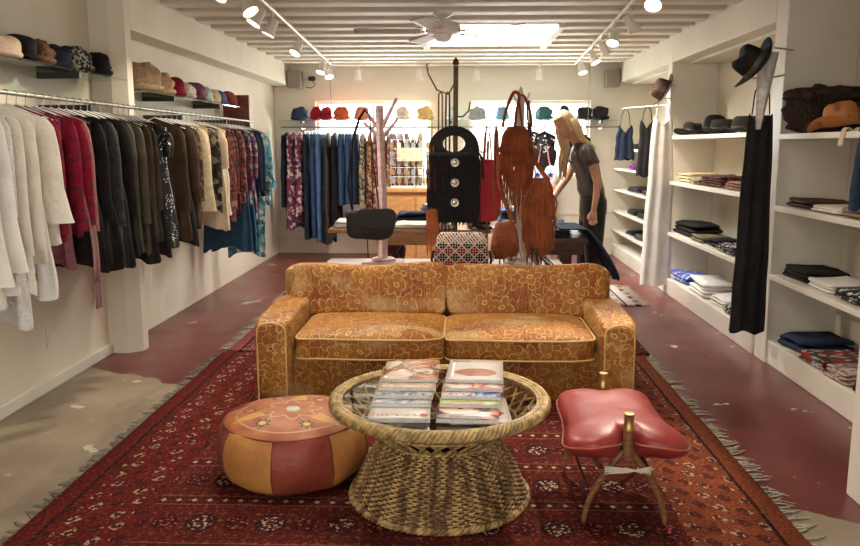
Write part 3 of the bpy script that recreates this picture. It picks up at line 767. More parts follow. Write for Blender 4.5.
# pink-washed branch stand with a black bag
PK = woodm('pink_washed_wood', (.62, .45, .44), (.46, .31, .31), .6)
t = thing('branch_stand', 'pink-washed wooden branch display stand on the console', 'display stand', (-.52, 5.42, ZT))
MB().box(-.145, .135, -.115, .115, 0, .022).build('base', PK, t, smooth=False, bevel=.004)
MB().lathe([(.0, .022), (.085, .022), (.085, .038), (.07, .046), (0, .046)], 8).build('foot', PK, t, smooth=False)
MB().tube([(-.005, 0, .04), (0, 0, .4), (-.012, 0, .75), (-.02, 0, 1.02), (-.02, 0, 1.09)], [.036, .031, .029, .030, .028], 8, flat=.8).build('trunk', PK, t)
for (a, b, c, d) in ((-.02, .88, -.13, .98), (-.02, .93, -.12, 1.06), (.0, .88, .105, 1.0), (.0, .95, .10, 1.14)):
    MB().tube([(a, 0, b), ((a+c)/2, -.01, (b+d)/2), (c, -.02, d)], [.017, .013, .009], 8).build('branch', PK, t)
BLKL = Mat('black_leather', .55, .25); BLKL.col((.010, .009, .009)); BLKL.bump(BLKL.noise(12, 4, dist=.7), .3, .012); BLKL = BLKL.m
BSU = cloth('black_suede', (.022, .020, .020), (.012, .011, .011), bump=.2)
t = thing('handbag', 'slouchy black leather shoulder bag hanging from the pink branch stand', 'handbag', (-.60, 5.30, 1.60))
def bagfn(p):
    if p.z > 0: p.z -= .02*math.cos(p.x*9)
    p.x += .02*p.z; return p
MB().sq((.01, -.02, -.70), (.33, .09, .215), .45, .35, 36, 18, .018, 7, fn=bagfn).build('body', BLKL, t)
MB().sq((.05, -.068, -.665), (.25, .012, .14), .35, .25, 24, 12, .004, 8).build('flap', BLKL, t)
MB().tube([(-.115, -.02, -.62), (-.145, -.02, -.45), (-.11, -.02, -.15), (-.065, .0, .0), (-.03, .03, .06), (.0, .05, .02), (.02, .05, -.3), (.06, .03, -.60)], .011, 6, flat=.4).build('strap', BLKL, t)
MB().tube([(-.01, -.07, -.70), (-.012, -.072, -.82), (-.008, -.07, -.93)], .004, 5).build('strap_end', BLKL, t)

# jewellery / bag stand with curved hook and the black fringed tote
IRON = plain('bronzed_iron', (.16, .09, .04), .4, metal=.6, nz=.3)
t = thing('bag_stand', 'tall bronze bag stand with bent hook arms on the console', 'display stand', (-.02, 5.50, ZT))
MB().lathe([(0, 0), (.11, 0), (.11, .01), (.02, .018), (0, .018)], 24).build('base', IRON, t)
MB().tube([(0, 0, .01), (0, 0, .7), (0, 0, 1.36)], .017, 10).build('pole', IRON, t)
MB().tube([(0, 0, 1.26), (-.05, 0, 1.17), (-.13, 0, 1.20), (-.19, 0, 1.31), (-.20, 0, 1.37), (-.185, 0, 1.375)], .006, 8).build('hook_arm', IRON, t)
MB().tube([(0, 0, 1.02), (.05, 0, 1.02), (.09, 0, 1.06), (.10, 0, 1.12)], .006, 8).build('hook_arm', IRON, t)
MB().lathe([(0, 1.36), (.024, 1.37), (.018, 1.40), (0, 1.42)], 12).build('finial', IRON, t)
TANL = cloth('tan_leather_strap', (.42, .19, .07), rough=.5, bump=.1)
for i, (dx, top, L, nm) in enumerate(((-.085, 1.95, 1.16, 'tan leather belt looped over the bent hook arm, left of the black tote'), (-.065, 1.93, .98, 'dark bronze strap hanging beside the tan belt on the hook arm'))):
    m = MB(); X = -.02 + dx - .02 + i*.03
    for q in (-.012, .012): m.tube([(X + q, 5.50, 1.77), (X+q*1.1, 5.49, 1.5), (X + q, 5.50, 1.77 - L)], .008, 5, flat=.35)
    m.tube([(X-.012, 5.50, 1.77), (X, 5.5, 1.785), (X+.012, 5.5, 1.77)], .008, 5)
    tag(m.build('leather_belt', TANL if i == 0 else IRON), nm, 'belt', 'belts on the bag stand')
t = thing('fringed_tote', 'black suede tote with oval cut-out handle, long fringe and three silver conchos', 'handbag', (-.03, 5.36, 0.90))
# panel outline with an oval hole: strip grid between the hole and the outline
def tout(a):
    c, s_ = math.cos(a), math.sin(a)
    x_ = .17*c; z_ = .50 + .155*s_
    if s_ < .0:
        k_ = -s_; x_ = .17*math.copysign(min(1.0, abs(c)*1.35), c) if abs(c) < .74 else .17*math.copysign(1, c); z_ = .50 - .07*min(1, k_*1.5)
    return x_, z_
m = MB()
for yo in (-.012, .012):
    m.grid(lambda u, v, yo=yo: Vector(((tout(2*PI*u)[0])*(v) + .075*math.cos(2*PI*u)*(1-v), yo, tout(2*PI*u)[1]*v + (.535 + .055*math.sin(2*PI*u))*(1-v))), 48, 4, cu=True)
m.grid(lambda u, v: Vector((.075*math.cos(2*PI*u), -.012 + .024*v, .535 + .055*math.sin(2*PI*u))), 48, 2, cu=True)
m.grid(lambda u, v: Vector((tout(2*PI*u)[0], -.012 + .024*v, tout(2*PI*u)[1])), 48, 2, cu=True)
m.build('handle_panel', BSU, t)
MB().sq((0, 0, .24), (.35, .07, .48), .15, .15, 24, 10).build('body', BSU, t)
rnd = random.Random(4)
for (zt, L) in ((.455, .21), (.34, .20), (.225, .245)):
    m = MB(); n = 34
    for i in range(n):
        x_ = -.178 + .356*i/(n-1); l_ = L*rnd.uniform(.93, 1.0)
        m.tube([(x_, -.038, zt), (x_+rnd.uniform(-.003, .003), -.048, zt-l_*.5), (x_+rnd.uniform(-.006, .006), -.043, zt-l_)], .0056, 4, flat=.4)
    m.build('fringe_tier', BSU, t, kind='stuff')
SILV = plain('tarnished_silver', (.62, .58, .48), .35, metal=.7, nz=.5, nscale=120)
for zc in (.41, .275, .14):
    MB().lathe([(.0, 0), (.024, 0), (.029, .004), (.027, .009), (.016, .007), (.010, .013), (0, .015)], 20).xf(Matrix.Translation((.008, -.052, zc)) @ Matrix.Rotation(PI/2, 4, 'X')).build('concho', SILV, t, label='round silver concho')
TASS = BSU
MB().tube([(.15, 0, .50), (.19, -.01, .44), (.20, -.01, .30)], [.006, .008, .011], 6).build('tassel', BSU, t)

# kilim clutch in front of the tote
kk = Mat('tribal_weave', .9, .1); x, y, z = kk.xyz()
a = ((x + z)/.085).fract() - .5; b = ((x - z)/.085).fract() - .5
stp = ((((x+z)/.085).floor() + ((x-z)/.085).floor()).mod(2.0) > .5)
ln_ = (a.abs() > .43).mx(b.abs() > .43); dots = (((x/.017).fract() - .5).abs() < .22)*(((z/.017).fract() - .5).abs() < .22)
c0 = kk.mix(stp, (.03, .02, .02), (.20, .018, .026)); c0 = kk.mix(dots*(a.abs().mx(b.abs()) < .34), c0, (.60, .53, .46)); c0 = kk.mix(ln_, c0, (.55, .47, .40))
c0 = kk.mix((z > .175)*((((x + z*.8)/.022).fract()) > .5), c0, (.62, .55, .48)); kk.col(c0)
t = thing('woven_clutch', 'red, black and cream geometric woven clutch leaning on the console below the black tote', 'handbag', (.025, 5.20, ZT))
MB().sq((0, 0, .128), (.37, .07, .245), .25, .22, 32, 14, .004, 8, fn=lambda p: Vector((p.x*(1-.14*(p.z > 0)*p.z/.11 + .0), p.y, p.z))).build('body', kk.m, t)
MB().sq((0, -.035, .175), (.335, .014, .11), .3, .2, 24, 10).build('flap', kk.m, t)
MB().tube([(-.19, -.02, .02), (-.20, -.03, .07), (-.185, -.03, .13)], .009, 6).build('side_trim', BSU, t)
MB().tube([(.19, -.02, .02), (.20, -.03, .07), (.185, -.03, .13)], .009, 6).build('side_trim', BSU, t)

# red bag behind the black tote
REDB = plain('scarlet_canvas', (.48, .012, .03), .6, nz=.25)
t = thing('red_backpack', 'scarlet bag hanging on a red strap behind the black tote', 'handbag', (.215, 5.72, ZT+.25))
MB().sq((0, 0, .25), (.20, .10, .46), .6, .5, 28, 16, .012, 7).build('body', REDB, t)
MB().tube([(-.03, 0, .46), (-.02, 0, .65), (.0, 0, .78), (.01, 0, .65), (.03, 0, .46)], .012, 6, flat=.4).build('strap', REDB, t)
t2 = thing('hook_post', 'slim iron post with hook holding the scarlet bag', 'display stand', (.215, 5.72, .0195))
MB().tube([(0, .07, 0), (0, .07, 1.30), (0, .07, 1.42), (0, .0, 1.43), (0, -.01, 1.38)], .007, 8).build('pole', IRON, t2)
MB().lathe([(0, 0), (.10, 0), (.10, .01), (0, .012)], 20, (0, .07, 0)).build('base', IRON, t2)

# white mannequin stand carrying the rust fringed bags
RUST = cloth('rust_suede', (.26, .062, .022), (.12, .028, .011), 9, bump=.3, sheen=0); RUST2 = cloth('chestnut_suede', (.31, .085, .030), (.17, .044, .016), 9, sheen=0); RUST3 = cloth('cognac_leather', (.26, .075, .032), (.17, .045, .018), rough=.5, sheen=0)
PWH = plain('chalk_white_wood', (.66, .62, .54), .6, nz=.2)
t = thing('bag_stand', 'chalky white carved stand hung with rust fringed bags on the console', 'display stand', (.42, 5.42, ZT))
MB().box(-.085, .085, -.09, .09, 0, .03).build('base', PWH, t, smooth=False, bevel=.004)
MB().lathe([(.0, .03), (.07, .03), (.08, .06), (.05, .12), (.035, .17), (.027, .25), (.027, 1.1), (.02, 1.16), (.012, 1.2), (0, 1.22)], 16).build('pole', PWH, t)
for s_ in (-1, 1): MB().tube([(0, 0, 1.10), (s_*.04, -.04, 1.13), (s_*.055, -.06, 1.17)], .007, 6).build('peg', PWH, t)
def fringe_bag(label, loc, w_, h_, flen, mat, straps, seed, tiers=(0,), nf=30, yaw=0, fw=.006):
    t = thing('fringed_bag', label, 'handbag', loc, yaw, 'fringed bags on the white stand'); rnd = random.Random(seed)
    MB().sq((0, 0, -h_/2), (w_, .075, h_), .35, .35, 28, 14, .012, 8, seed=seed, fn=lambda p: Vector((p.x*(1 - .42*max(0, p.z)/(h_/2) - .12*max(0, -p.z)/(h_/2)), p.y, p.z))).build('body', mat, t)
    for k, z_ in enumerate(tiers):
        m = MB()
        for i in range(nf):
            u = -1 + 2*i/(nf-1); x_ = u*w_*.5; L = flen*rnd.uniform(.75, 1.05)*(1 - .30*u*u); y_ = -.042 - .022*rnd.random()
            m.tube([(x_*(.62 if k == 0 else .85), y_+.012, z_-.03*u*u), (x_+rnd.uniform(-.014, .014), y_-.008, z_-L*.5), (x_*.85+rnd.uniform(-.02, .02), y_, z_-L)], [fw, fw, fw*.4], 4, flat=.5)
        m.build('fringe', mat, t, kind='stuff')
    for st in straps: MB().limb(st, [.015]*len(st), 8, flat=.35).build('strap', mat, t)
    return t
fringe_bag('rust suede bucket bag with long fringe at the top of the white stand', (.385, 5.30, 1.55), .235, .27, .44, RUST, [[(-.09, 0, 0), (-.07, .02, .10), (-.02, .05, .22), (.02, .05, .20), (.0, .02, .10), (-.01, 0, 0)], [(.10, 0, 0), (.09, .02, .10), (.05, .05, .20), (.02, .05, .18), (.04, .02, 0)]], 11, (-.02, -.09, -.17), 44)
fringe_bag('chestnut fringed bag hanging low on the right side of the white stand', (.545, 5.27, 1.21), .215, .25, .44, RUST2, [[(-.08, 0, -.02), (-.07, .03, .15), (-.08, .08, .36), (-.06, .08, .15), (.06, 0, -.02)]], 12, (-.03, -.11, -.19), 40, R(-8))
fringe_bag('cognac leather pouch with thin tassels resting at the foot of the white stand', (.315, 5.24, .925), .20, .24, .20, RUST3, [[(-.06, 0, 0), (-.07, .02, .25), (-.06, .05, .62), (-.03, .05, .25), (.05, 0, 0)], [(.07, 0, -.02), (.06, 0, .2), (.03, .05, .58)]], 13, (-.12,), 26, R(8))
t = MB(); rnd = random.Random(5)
for i in range(16):
    x_ = rnd.uniform(.46, .52); t.tube([(x_, 5.24+rnd.uniform(-.02, .02), .95), (x_+rnd.uniform(-.01, .03), 5.22, .75), (x_+rnd.uniform(0, .15), 5.20+rnd.uniform(-.03, .03), .615)], .004, 4)
for q in (.455, .47): t.tube([(q, 5.36, 1.72), (q+.015, 5.25, 1.4), (q+.02, 5.24, .95)], .006, 5)
tag(t.build('fringed_scarf', BLKL), 'black leather cord strap with long tassels trailing onto the console', 'strap')
t = thing('fringed_pouch', 'small rust fringed pouch hanging left of the woven clutch', 'handbag', (-.175, 5.33, 1.0))
MB().sq((0, 0, -.08), (.085, .05, .18), .5, .5).build('body', RUST2, t)
m = MB()
for i in range(14): m.tube([(-.038+.0058*i, -.03, -.1), (-.038+.0058*i+rnd.uniform(-.006, .006), -.032, -.34+rnd.uniform(0, .05))], .0038, 4)
m.build('fringe', RUST2, t, kind='stuff')
MB().tube([(-.02, 0, .0), (-.015, .0, .3), (-.005, .06, .62), (.01, .0, .3), (.02, 0, 0)], .006, 5).build('strap', RUST2, t)

# ------------------------------------------------------------------ clothes tables
OAK = woodm('honey_oak', (.50, .25, .09), (.36, .16, .05)); DKW = woodm('dark_walnut', (.10, .032, .022), (.055, .018, .012)); PINE = woodm('orange_pine', (.62, .32, .12), (.50, .23, .08))
t = thing('carved_table', 'long honey oak display table with dark carved pedestal legs left of the bags', 'table', (-.36, 6.50, .012))
MB().box(-.66, .62, -.45, .45, .735, .765).build('table_top', OAK, t, smooth=False, bevel=.006)
MB().box(-.28, .56, -.40, .40, .635, .735).build('apron', OAK, t, smooth=False, bevel=.004)
for sx, sy in ((-.18, -.33), (.46, -.33), (-.18, .33), (.46, .33)):
    MB().lathe([(0, 0), (.05, 0), (.055, .03), (.03, .06), (.035, .12), (.05, .2), (.03, .26), (.04, .34), (.075, .44), (.085, .52), (.06, .57), (.085, .60), (.085, .636), (0, .636)], 16, (sx, sy, 0)).build('leg', DKW, t)
t = thing('walnut_table', 'dark walnut table beside the woman, piled with folded jeans', 'table', (.69, 6.28, .012))
MB().box(-.40, .28, -.48, .45, .69, .73).build('table_top', DKW, t, smooth=False, bevel=.006)
MB().box(-.37, .25, -.44, .41, .60, .69).build('apron', DKW, t, smooth=False)
for sx, sy in ((-.33, -.40), (.12, -.40), (-.33, .37), (.21, .37)): MB().box(sx-.045, sx+.045, sy-.045, sy+.045, 0, .61).build('leg', DKW, t, smooth=False)
t = thing('pine_cabinet', 'orange pine cabinet under the earring rack by the back wall', 'cabinet', (-.50, 9.10, .0))
MB().box(-.42, .85, -.22, .22, 0, .90).build('body', PINE, t, smooth=False, bevel=.006)
MB().box(-.45, .88, -.25, .25, .90, .945).build('top', PINE, t, smooth=False, bevel=.006)
for q in (-.41, .015, .44):
    d = MB().box(q+.01, q+.40, -.235, -.22, .08, .84).build('door', PINE, t, smooth=False, bevel=.004)
    MB().lathe([(0, 0), (.014, .003), (.01, .02), (0, .022)], 10).xf(Matrix.Translation((q+.36, -.235, .5)) @ Matrix.Rotation(PI/2, 4, 'X')).build('knob', BR, d)

def folded(label, loc, size, mat, rz=0, group=None, layers=3, seed=0, drape=None, name='folded_garment', cat='folded clothing'):
    """soft rectangular pile with fold layers along the front edge"""
    w_, d_, h_ = size
    m = MB(); rnd = random.Random(seed); lh = h_/layers
    for i in range(layers):
        f_ = 1 - .05*i*rnd.random()
        def fn(p, i=i):
            n1 = noise.noise(Vector((p.x*7 + seed*3.3, p.y*7, i*2.1)))
            p.z += .75*lh*n1 if i == layers-1 else .2*lh*n1
            p.x += .030*noise.noise(Vector((p.y*7, i*4.0, seed))); p.y += .030*noise.noise(Vector((p.x*7, i*3.0, seed+5))); p.z += .012*noise.noise(Vector((p.x*14, p.y*14, seed)))*(p.z > 0); return p
        m.sq((rnd.uniform(-.006, .006), rnd.uniform(-.006, .006), lh*(i+.5)), (w_*f_, d_*f_, lh*1.12), .55, .18, 26, 9, .0, 5, fn=fn)
    lo = min(v[2] for v in m.v); m.v = [(a, b, c-lo) for a, b, c in m.v]
    o = m.build(name, mat, None, loc=loc, rot=(0, 0, rz), auto=0)
    return tag(o, label, cat, group)
DEN = cloth('mid_denim', (.045, .088, .19), (.026, .052, .12), 45, .8); DEND = cloth('dark_denim', (.022, .032, .060), (.014, .02, .04), 45, .8)
DENL = cloth('light_denim', (.10, .19, .36), (.06, .13, .27), 40, .8); WHC = cloth('white_cotton', (.86, .84, .82), (.76, .74, .72), 10)
IVC = cloth('ivory_linen', (.80, .75, .67), (.71, .65, .56), 10); BLC = cloth('black_cotton', (.016, .015, .016), (.010, .009, .010), 12); GRC = cloth('charcoal_knit', (.06, .055, .05), (.035, .03, .03), 30)
t1z = .7785; t2z = .7435
G = 'folded garments on the oak table'
folded('white folded trousers at the left end of the oak table', (-.86, 6.30, t1z), (.28, .36, .045), WHC, R(4), G, 3, 1)
folded('light blue folded jeans behind the white trousers on the oak table', (-.80, 6.68, t1z), (.30, .30, .08), DENL, R(-8), G, 3, 2)
folded('cream folded trousers in front right on the oak table', (-.26, 6.22, t1z), (.50, .30, .035), IVC, R(-3), G, 2, 3)
folded('dark indigo jeans slumped on the right side of the oak table', (-.30, 6.58, t1z), (.46, .30, .09), DEND, R(6), G, 3, 4)
folded('pale blue crumpled shirt on top of the indigo jeans', (-.16, 6.60, t1z+.098), (.28, .22, .06), cloth('powder_blue_cotton', (.45, .55, .68)), R(30), G, 2, 5)
G = 'folded jeans on the walnut table'
folded('black folded jeans in the front row of the walnut table', (.60, 5.98, t2z), (.52, .30, .05), DEND, R(2), G, 3, 6)
folded('navy folded jeans second row of the walnut table', (.60, 6.28, t2z), (.50, .26, .085), cloth('navy_denim', (.025, .035, .075)), R(-3), G, 3, 7)
folded('pale folded jeans highest pile at the back of the walnut table', (.50, 6.55, t2z), (.34, .26, .15), DENL, R(4), G, 4, 8)
folded('black and white print tops heaped at the left of walnut table', (.17, 6.15, t1z), (.16, .30, .10), pattern('mono_print', [(.02, .02, .02), (.6, .58, .55), (.03, .03, .03)], 40), R(5), G, 3, 9)
m = MB()   # long dark denim skirt draped off the right end
def dr(u, v):
    s_ = v*1.02; fold = .018*math.sin(u*19)*min(1, max(0, s_-.2)*3)
    if s_ < .40: x_, z_ = .76 + s_*.5, .806 - .006*s_
    else:
        q = s_ - .40; x_ = .96 + .22*math.sin(min(q*1.7, 1.0)) + .05*q; z_ = .80 - .62*q**1.15
    return Vector((x_ + fold, 5.82 + .50*u + .04*math.sin(v*4) - .10*v, z_ + .006*math.sin(u*23)))
m.grid(dr, 40, 30)
o = tag(m.build('denim_skirt', DEND, solid=.008, auto=0), 'dark denim skirt hanging over the right end of the walnut table', 'skirt')

# ------------------------------------------------------------------ hanging rails and glass shelves
CHR = plain('brushed_chrome', (.30, .28, .25), .42, metal=.9); BRK = plain('black_bracket', (.035, .032, .028), .45); GSH = glassm('shelf_glass', (.80, .90, .86), .03)
def rail(name, label, p0, p1, brs, r=.011):
    t = thing(name, label, 'clothes rail'); MB().tube([p0, p1], r, 12).build('bar', CHR, t)
    for (a, b) in brs: MB().box(*a).build('bracket', b, t, smooth=False)
    return t
RX = -2.10; RZ = 1.665
rail('clothes_rail', 'near chrome clothes rail along the left wall', (RX, 2.4, RZ), (RX, 5.14, RZ), [((-2.409, RX-.005, y_-.012, y_+.012, RZ-.05, RZ-.012), BRK) for y_ in (3.1, 4.5)])
rail('clothes_rail', 'far chrome clothes rail along the left wall past the pilaster', (RX, 5.165, RZ), (RX, 8.0, RZ), [((-2.409, RX-.005, y_-.008, y_+.008, RZ-.05, RZ-.012), BRK) for y_ in (6.0, 7.15)])
rail('clothes_rail', 'chrome clothes rail across the back wall', (-2.25, 10.0, 1.655), (2.0, 10.0, 1.655), [((x_-.01, x_+.01, 10.0, 10.349, 1.63, 1.645), CHR) for x_ in (-2.0, -.1, 1.8)])
def gshelf(label, b, brs):
    t = thing('glass_shelf', label, 'shelf'); MB().box(*b).build('glass_plate', GSH, t, smooth=False)
    for a in brs: MB().box(*a).build('bracket', BRK, t, smooth=False)
    return t
Z1 = 1.845
gshelf('near glass hat shelf on the left wall', (-2.405, -2.15, 2.3, 5.12, Z1-.01, Z1), [(-2.409, -2.16, y_-.009, y_+.009, Z1-.045, Z1-.0102) for y_ in (3.1, 4.5)])
Z2 = 1.80
gshelf('far glass hat shelf on the left wall past the pilaster', (-2.405, -2.15, 5.37, 7.95, Z2-.01, Z2), [(-2.409, -2.16, y_-.009, y_+.009, Z2-.045, Z2-.0102) for y_ in (6.0, 7.15)])
Z3 = 1.745
gshelf('long glass hat shelf across the back windows', (-2.3, 2.02, 10.02, 10.34, Z3-.012, Z3), [(x_-.012, x_+.012, 10.04, 10.349, Z3-.04, Z3-.0122) for x_ in (-2.0, -.1, 1.8)])

# ------------------------------------------------------------------ garments
HWHT = plain('clear_plastic_hanger', (.80, .79, .76), .2); HWOOD = woodm('hanger_beech', (.48, .27, .12), (.38, .2, .08))
def hanger_proto(mat, w_=.20):
    t = bpy.data.objects.new('clothes_hanger', None)
    return t
def hanger(label, loc, rz, group, mat=None, w_=.19, clip=False):
    t = thing('clothes_hanger', label, 'hanger', loc, rz, group)
    hm = 'H%s%d%d' % ((mat or HWHT).name, int(w_*100), clip)
    if hm not in _mc:
        a = MB().tube([(.012*math.cos(q), 0, .000+.012*math.sin(q)) for q in [PI*1.15 - PI*1.25*i/8 for i in range(9)]] + [(.004, 0, -.02), (0, 0, -.055)], .0022, 5)
        b = MB()
        if clip:
            b.tube([(-w_, 0, -.055), (w_, 0, -.055)], .005, 6)
            for s_ in (-1, 1): b.box(s_*w_*.8-.012, s_*w_*.8+.012, -.008, .008, -.095, -.05)
        else: b.tube([(-w_, 0, -.125), (-w_*.5, 0, -.085), (0, 0, -.053), (w_*.5, 0, -.085), (w_, 0, -.125)], [.004, .006, .007, .006, .004], 6, flat=.6)
        _mc[hm] = (a, b, {})
    a, b, c = _mc[hm]
    if not c:
        o1 = a.build('hook', CHR, t); o2 = b.build('shoulder_bar', mat or HWHT, t); c['m'] = (o1.data, o2.data, )
    else:
        for nm, d in (('hook', c['m'][0]), ('shoulder_bar', c['m'][1])):
            o = bpy.data.objects.new(nm, d); C.objects.link(o); o.parent = t
    return t
def lerp(a, b, t): return a+(b-a)*t
def garment(label, loc, rz, mat, w_=.19, L=.7, t_=.03, hem=1.1, sleeve=.5, group='clothes on the left wall rails', name='hanging_garment', cat='clothing', folds=9, seed=0, hang=None, hw=None, top=-.10, sl_mat=None, slw=.055, hanger_mat=None, waist=.92):
    rnd = random.Random(seed + 99); ph = rnd.uniform(0, 6)
    t = thing(name, label, cat, loc, rz, group)
    def ztop(x_): return top + .046 - .066*min(1.25, abs(x_)/.19)
    def f(u, v):
        a = 2*PI*u; s_ = v**1.25
        ww = w_*(1 - (1-waist)*math.sin(min(1, s_*1.8)*PI)) * lerp(1, hem, max(0, (s_-.35)/.65))
        tt = t_*min(1, .18 + s_*5)*lerp(1, hem, s_)
        fo = 1 + .50*math.sin(folds*a + ph + 2*s_)*min(1, s_*1.6)
        x_ = ww*math.copysign(abs(math.cos(a))**.8, math.cos(a)); y_ = tt*math.sin(a)*fo
        x_ += .012*math.sin(folds*a*.7+ph)*s_*math.cos(a)
        return Vector((x_ + .015*noise.noise(Vector((s_*3, seed, 0))), y_ + .012*noise.noise(Vector((x_*8, s_*5, seed))), ztop(min(w_, abs(x_))) * (1) - s_*(L) + (.012*math.sin(a*3+ph) if v > .95 else 0)))
    MB().grid(f, 40, 18, cu=True).build('body', mat, t, auto=0)
    if sleeve > 0:
        for s_ in (-1, 1):
            x0 = s_*w_*.90; z0 = ztop(w_*.9) - .035
            k1 = sleeve*.5; m = MB()
            fl = slw > .06; o_ = rnd.uniform(.0, .02)
            pts = [(x0*.86, 0, z0+.028), (x0*.96, -.004, z0-.03), (x0*1.0 + s_*.012, -.008-o_, z0-k1*.6), (x0 + s_*.018, -.010-o_, z0-k1*1.3), (x0 + s_*(.012+.02*rnd.random()), -.006-o_, z0-sleeve)]
            m.limb(pts, [slw*.35, slw*.78, slw*.80, slw*(.85 if fl else .70), slw*(1.25 if fl else .62)], 16, flat=.36, axis=(0, 1, 0), cap=False)
            m.build('sleeve', sl_mat or mat, t, auto=0)
    hanger(hang or ('clear hanger holding the ' + label.split(' hanging')[0].split(' on ')[0][:70]), loc, rz, 'hangers on the rails', hanger_mat, hw or min(.185, w_*.95))
    return t
# --- near left rail, front to back
WH2 = cloth('off_white_crepe', (.82, .78, .71), (.72, .67, .58), 8, bump=.7); LACE = cloth('white_lace', (.80, .79, .77), (.62, .60, .57), 90, bump=.5)
CRM = pattern('crimson_brocade', [(.22, .008, .03), (.28, .015, .045), (.10, .03, .05), (.26, .01, .035)], 42); BLSH = cloth('dusty_pink_voile', (.42, .23, .20), (.32, .16, .15)); MAU = cloth('mauve_satin', (.25, .09, .11), (.18, .06, .08), rough=.4)
GW = 'clothes on the near left rail'
y = 2.75
seq = [
 (2.80, 'ivory blouse with long sleeves hanging nearest the camera', IVC, dict(w_=.19, L=.72, sleeve=.60, hem=1.1)),
 (2.90, 'white long-sleeved shirt second from the camera on the near rail', WHC, dict(w_=.19, L=.72, sleeve=.60, hem=1.1)),
 (3.00, 'white cotton dress third from the camera on the near rail', WHC, dict(w_=.18, L=.90, sleeve=.3, hem=1.25)),
 (3.10, 'ivory robe with wide flared sleeves before the ruffled blouse', WH2, dict(w_=.20, L=.78, sleeve=.66, hem=1.2, slw=.085)),
 (3.20, 'white ruffled blouse hanging among the front white clothes', WHC, dict(w_=.20, L=.74, sleeve=.62, hem=1.2, slw=.075)),
 (3.30, 'long white lace tunic hanging lowest of the white clothes', LACE, dict(w_=.185, L=.92, sleeve=.40, hem=1.22)),
 (3.39, 'ivory crepe shirt between the lace tunic and the linen jacket', WH2, dict(w_=.19, L=.78, sleeve=.58, hem=1.15)),
 (3.47, 'ivory linen jacket hanging behind the white lace tunic', IVC, dict(w_=.195, L=.66, sleeve=.56, hem=1.1)),
 (3.55, 'white slip dress between the ivory jacket and bell sleeve top', WHC, dict(w_=.18, L=.84, sleeve=0, hem=1.2)),
 (3.63, 'off-white bell sleeve top hanging beside the crimson robes', WH2, dict(w_=.185, L=.60, sleeve=.46, hem=1.1, slw=.08)),
 (3.71, 'crimson brocade robe hanging next to the white clothes', CRM, dict(w_=.19, L=.58, sleeve=.52, hem=1.05)),
 (3.79, 'mauve satin slip hanging between the crimson robes', MAU, dict(w_=.17, L=.74, sleeve=0, hem=1.15)),
 (3.87, 'middle one of the three crimson brocade robes', CRM, dict(w_=.195, L=.58, sleeve=.52, hem=1.05)),
 (3.95, 'crimson brocade robe touching the dusty pink blouse', CRM, dict(w_=.195, L=.54, sleeve=.50, hem=1.05)),
 (4.03, 'dusty pink sheer blouse hanging between crimson and black clothes', BLSH, dict(w_=.185, L=.54, sleeve=.54, hem=1.0)),
]
BKV = cloth('black_velvet', (.015, .013, .012), (.008, .007, .007), 9); OLV = cloth('dark_olive_satin', (.060, .048, .030), (.030, .024, .016), 9, rough=.45); BRN = cloth('brown_wool', (.085, .055, .035), (.055, .035, .022), 9)
dk = [(4.11, 'black velvet dress beginning the dark clothes', BKV, dict(w_=.17, L=.80, sleeve=0, hem=1.3)),
 (4.19, 'black jacket on clear hanger, second of the dark clothes', BLC, dict(w_=.18, L=.76, sleeve=.5, hem=1.15)),
 (4.27, 'black flared skirt dress, third of the dark clothes', BKV, dict(w_=.17, L=.82, sleeve=0, hem=1.3)),
 (4.35, 'black knitted cardigan, fourth of the dark clothes', GRC, dict(w_=.18, L=.76, sleeve=.55, hem=1.15)),
 (4.43, 'black cotton dress, fifth of the dark clothes', BLC, dict(w_=.18, L=.82, sleeve=0, hem=1.25)),
 (4.51, 'black long-sleeved blouse, sixth of the dark clothes', BKV, dict(w_=.185, L=.78, sleeve=.5, hem=1.2)),
 (4.59, 'dark olive shirt hanging in front of the olive satin coat', OLV, dict(w_=.185, L=.76, sleeve=.5, hem=1.15)),
 (4.67, 'dark olive satin coat with shiny folds', OLV, dict(w_=.20, L=.78, sleeve=.56, hem=1.15)),
 (4.75, 'black cocktail dress between olive coat and sequins', BKV, dict(w_=.19, L=.84, sleeve=0, hem=1.3)),
 (4.83, 'dark brown wool jacket next to the cocktail dress', BRN, dict(w_=.19, L=.72, sleeve=.5, hem=1.15)),
 (4.91, 'dark olive blouse next to the sequinned dress', OLV, dict(w_=.19, L=.72, sleeve=.5, hem=1.15)),
 (4.99, 'black skirt dress directly in front of the sequinned dress', BLC, dict(w_=.19, L=.84, sleeve=0, hem=1.25)),
]
sq = Mat('silver_sequins_on_black', .35, .5); v = N(sq.nt, sq.voro(70).outputs['Distance']); msk = (v < .30)*(sq.noise(9, 3) > .50)
sq.col(sq.mix(msk, (.012, .012, .012), (.75, .75, .78))); sq.set('Metallic', msk*.7); SEQ = sq.m
dk += [(5.08, 'black dress scattered with silver sequins', SEQ, dict(w_=.21, L=.78, sleeve=.16, hem=1.15))]
i = 0
for (yy_, lb, mt, kw) in seq + dk:
    i += 1; garment(lb, (RX, yy_, RZ+.001), R(random.uniform(-4, 4)), mt, seed=i, group=GW, **kw)
# pink fringed scarf hanging from the mauve slip
m = MB(); rnd = random.Random(2)
def sc_(u, v): return Vector((-1.93 + .05*math.sin(v*2) + .008*math.sin(u*12), 3.96 + .08*(u-.5), 1.24 - .52*v))
m.grid(sc_, 14, 10)
for q in range(14):
    u = q/13; p = sc_(u, 1); m.tube([p, p + Vector((rnd.uniform(-.005, .005), rnd.uniform(-.004, .004), -.14))], .0022, 4)
tag(m.build('fringed_scarf', cloth('mauve_chiffon', (.36, .18, .19)), solid=.003), 'mauve scarf with long fringe dangling below the crimson robes', 'scarf')

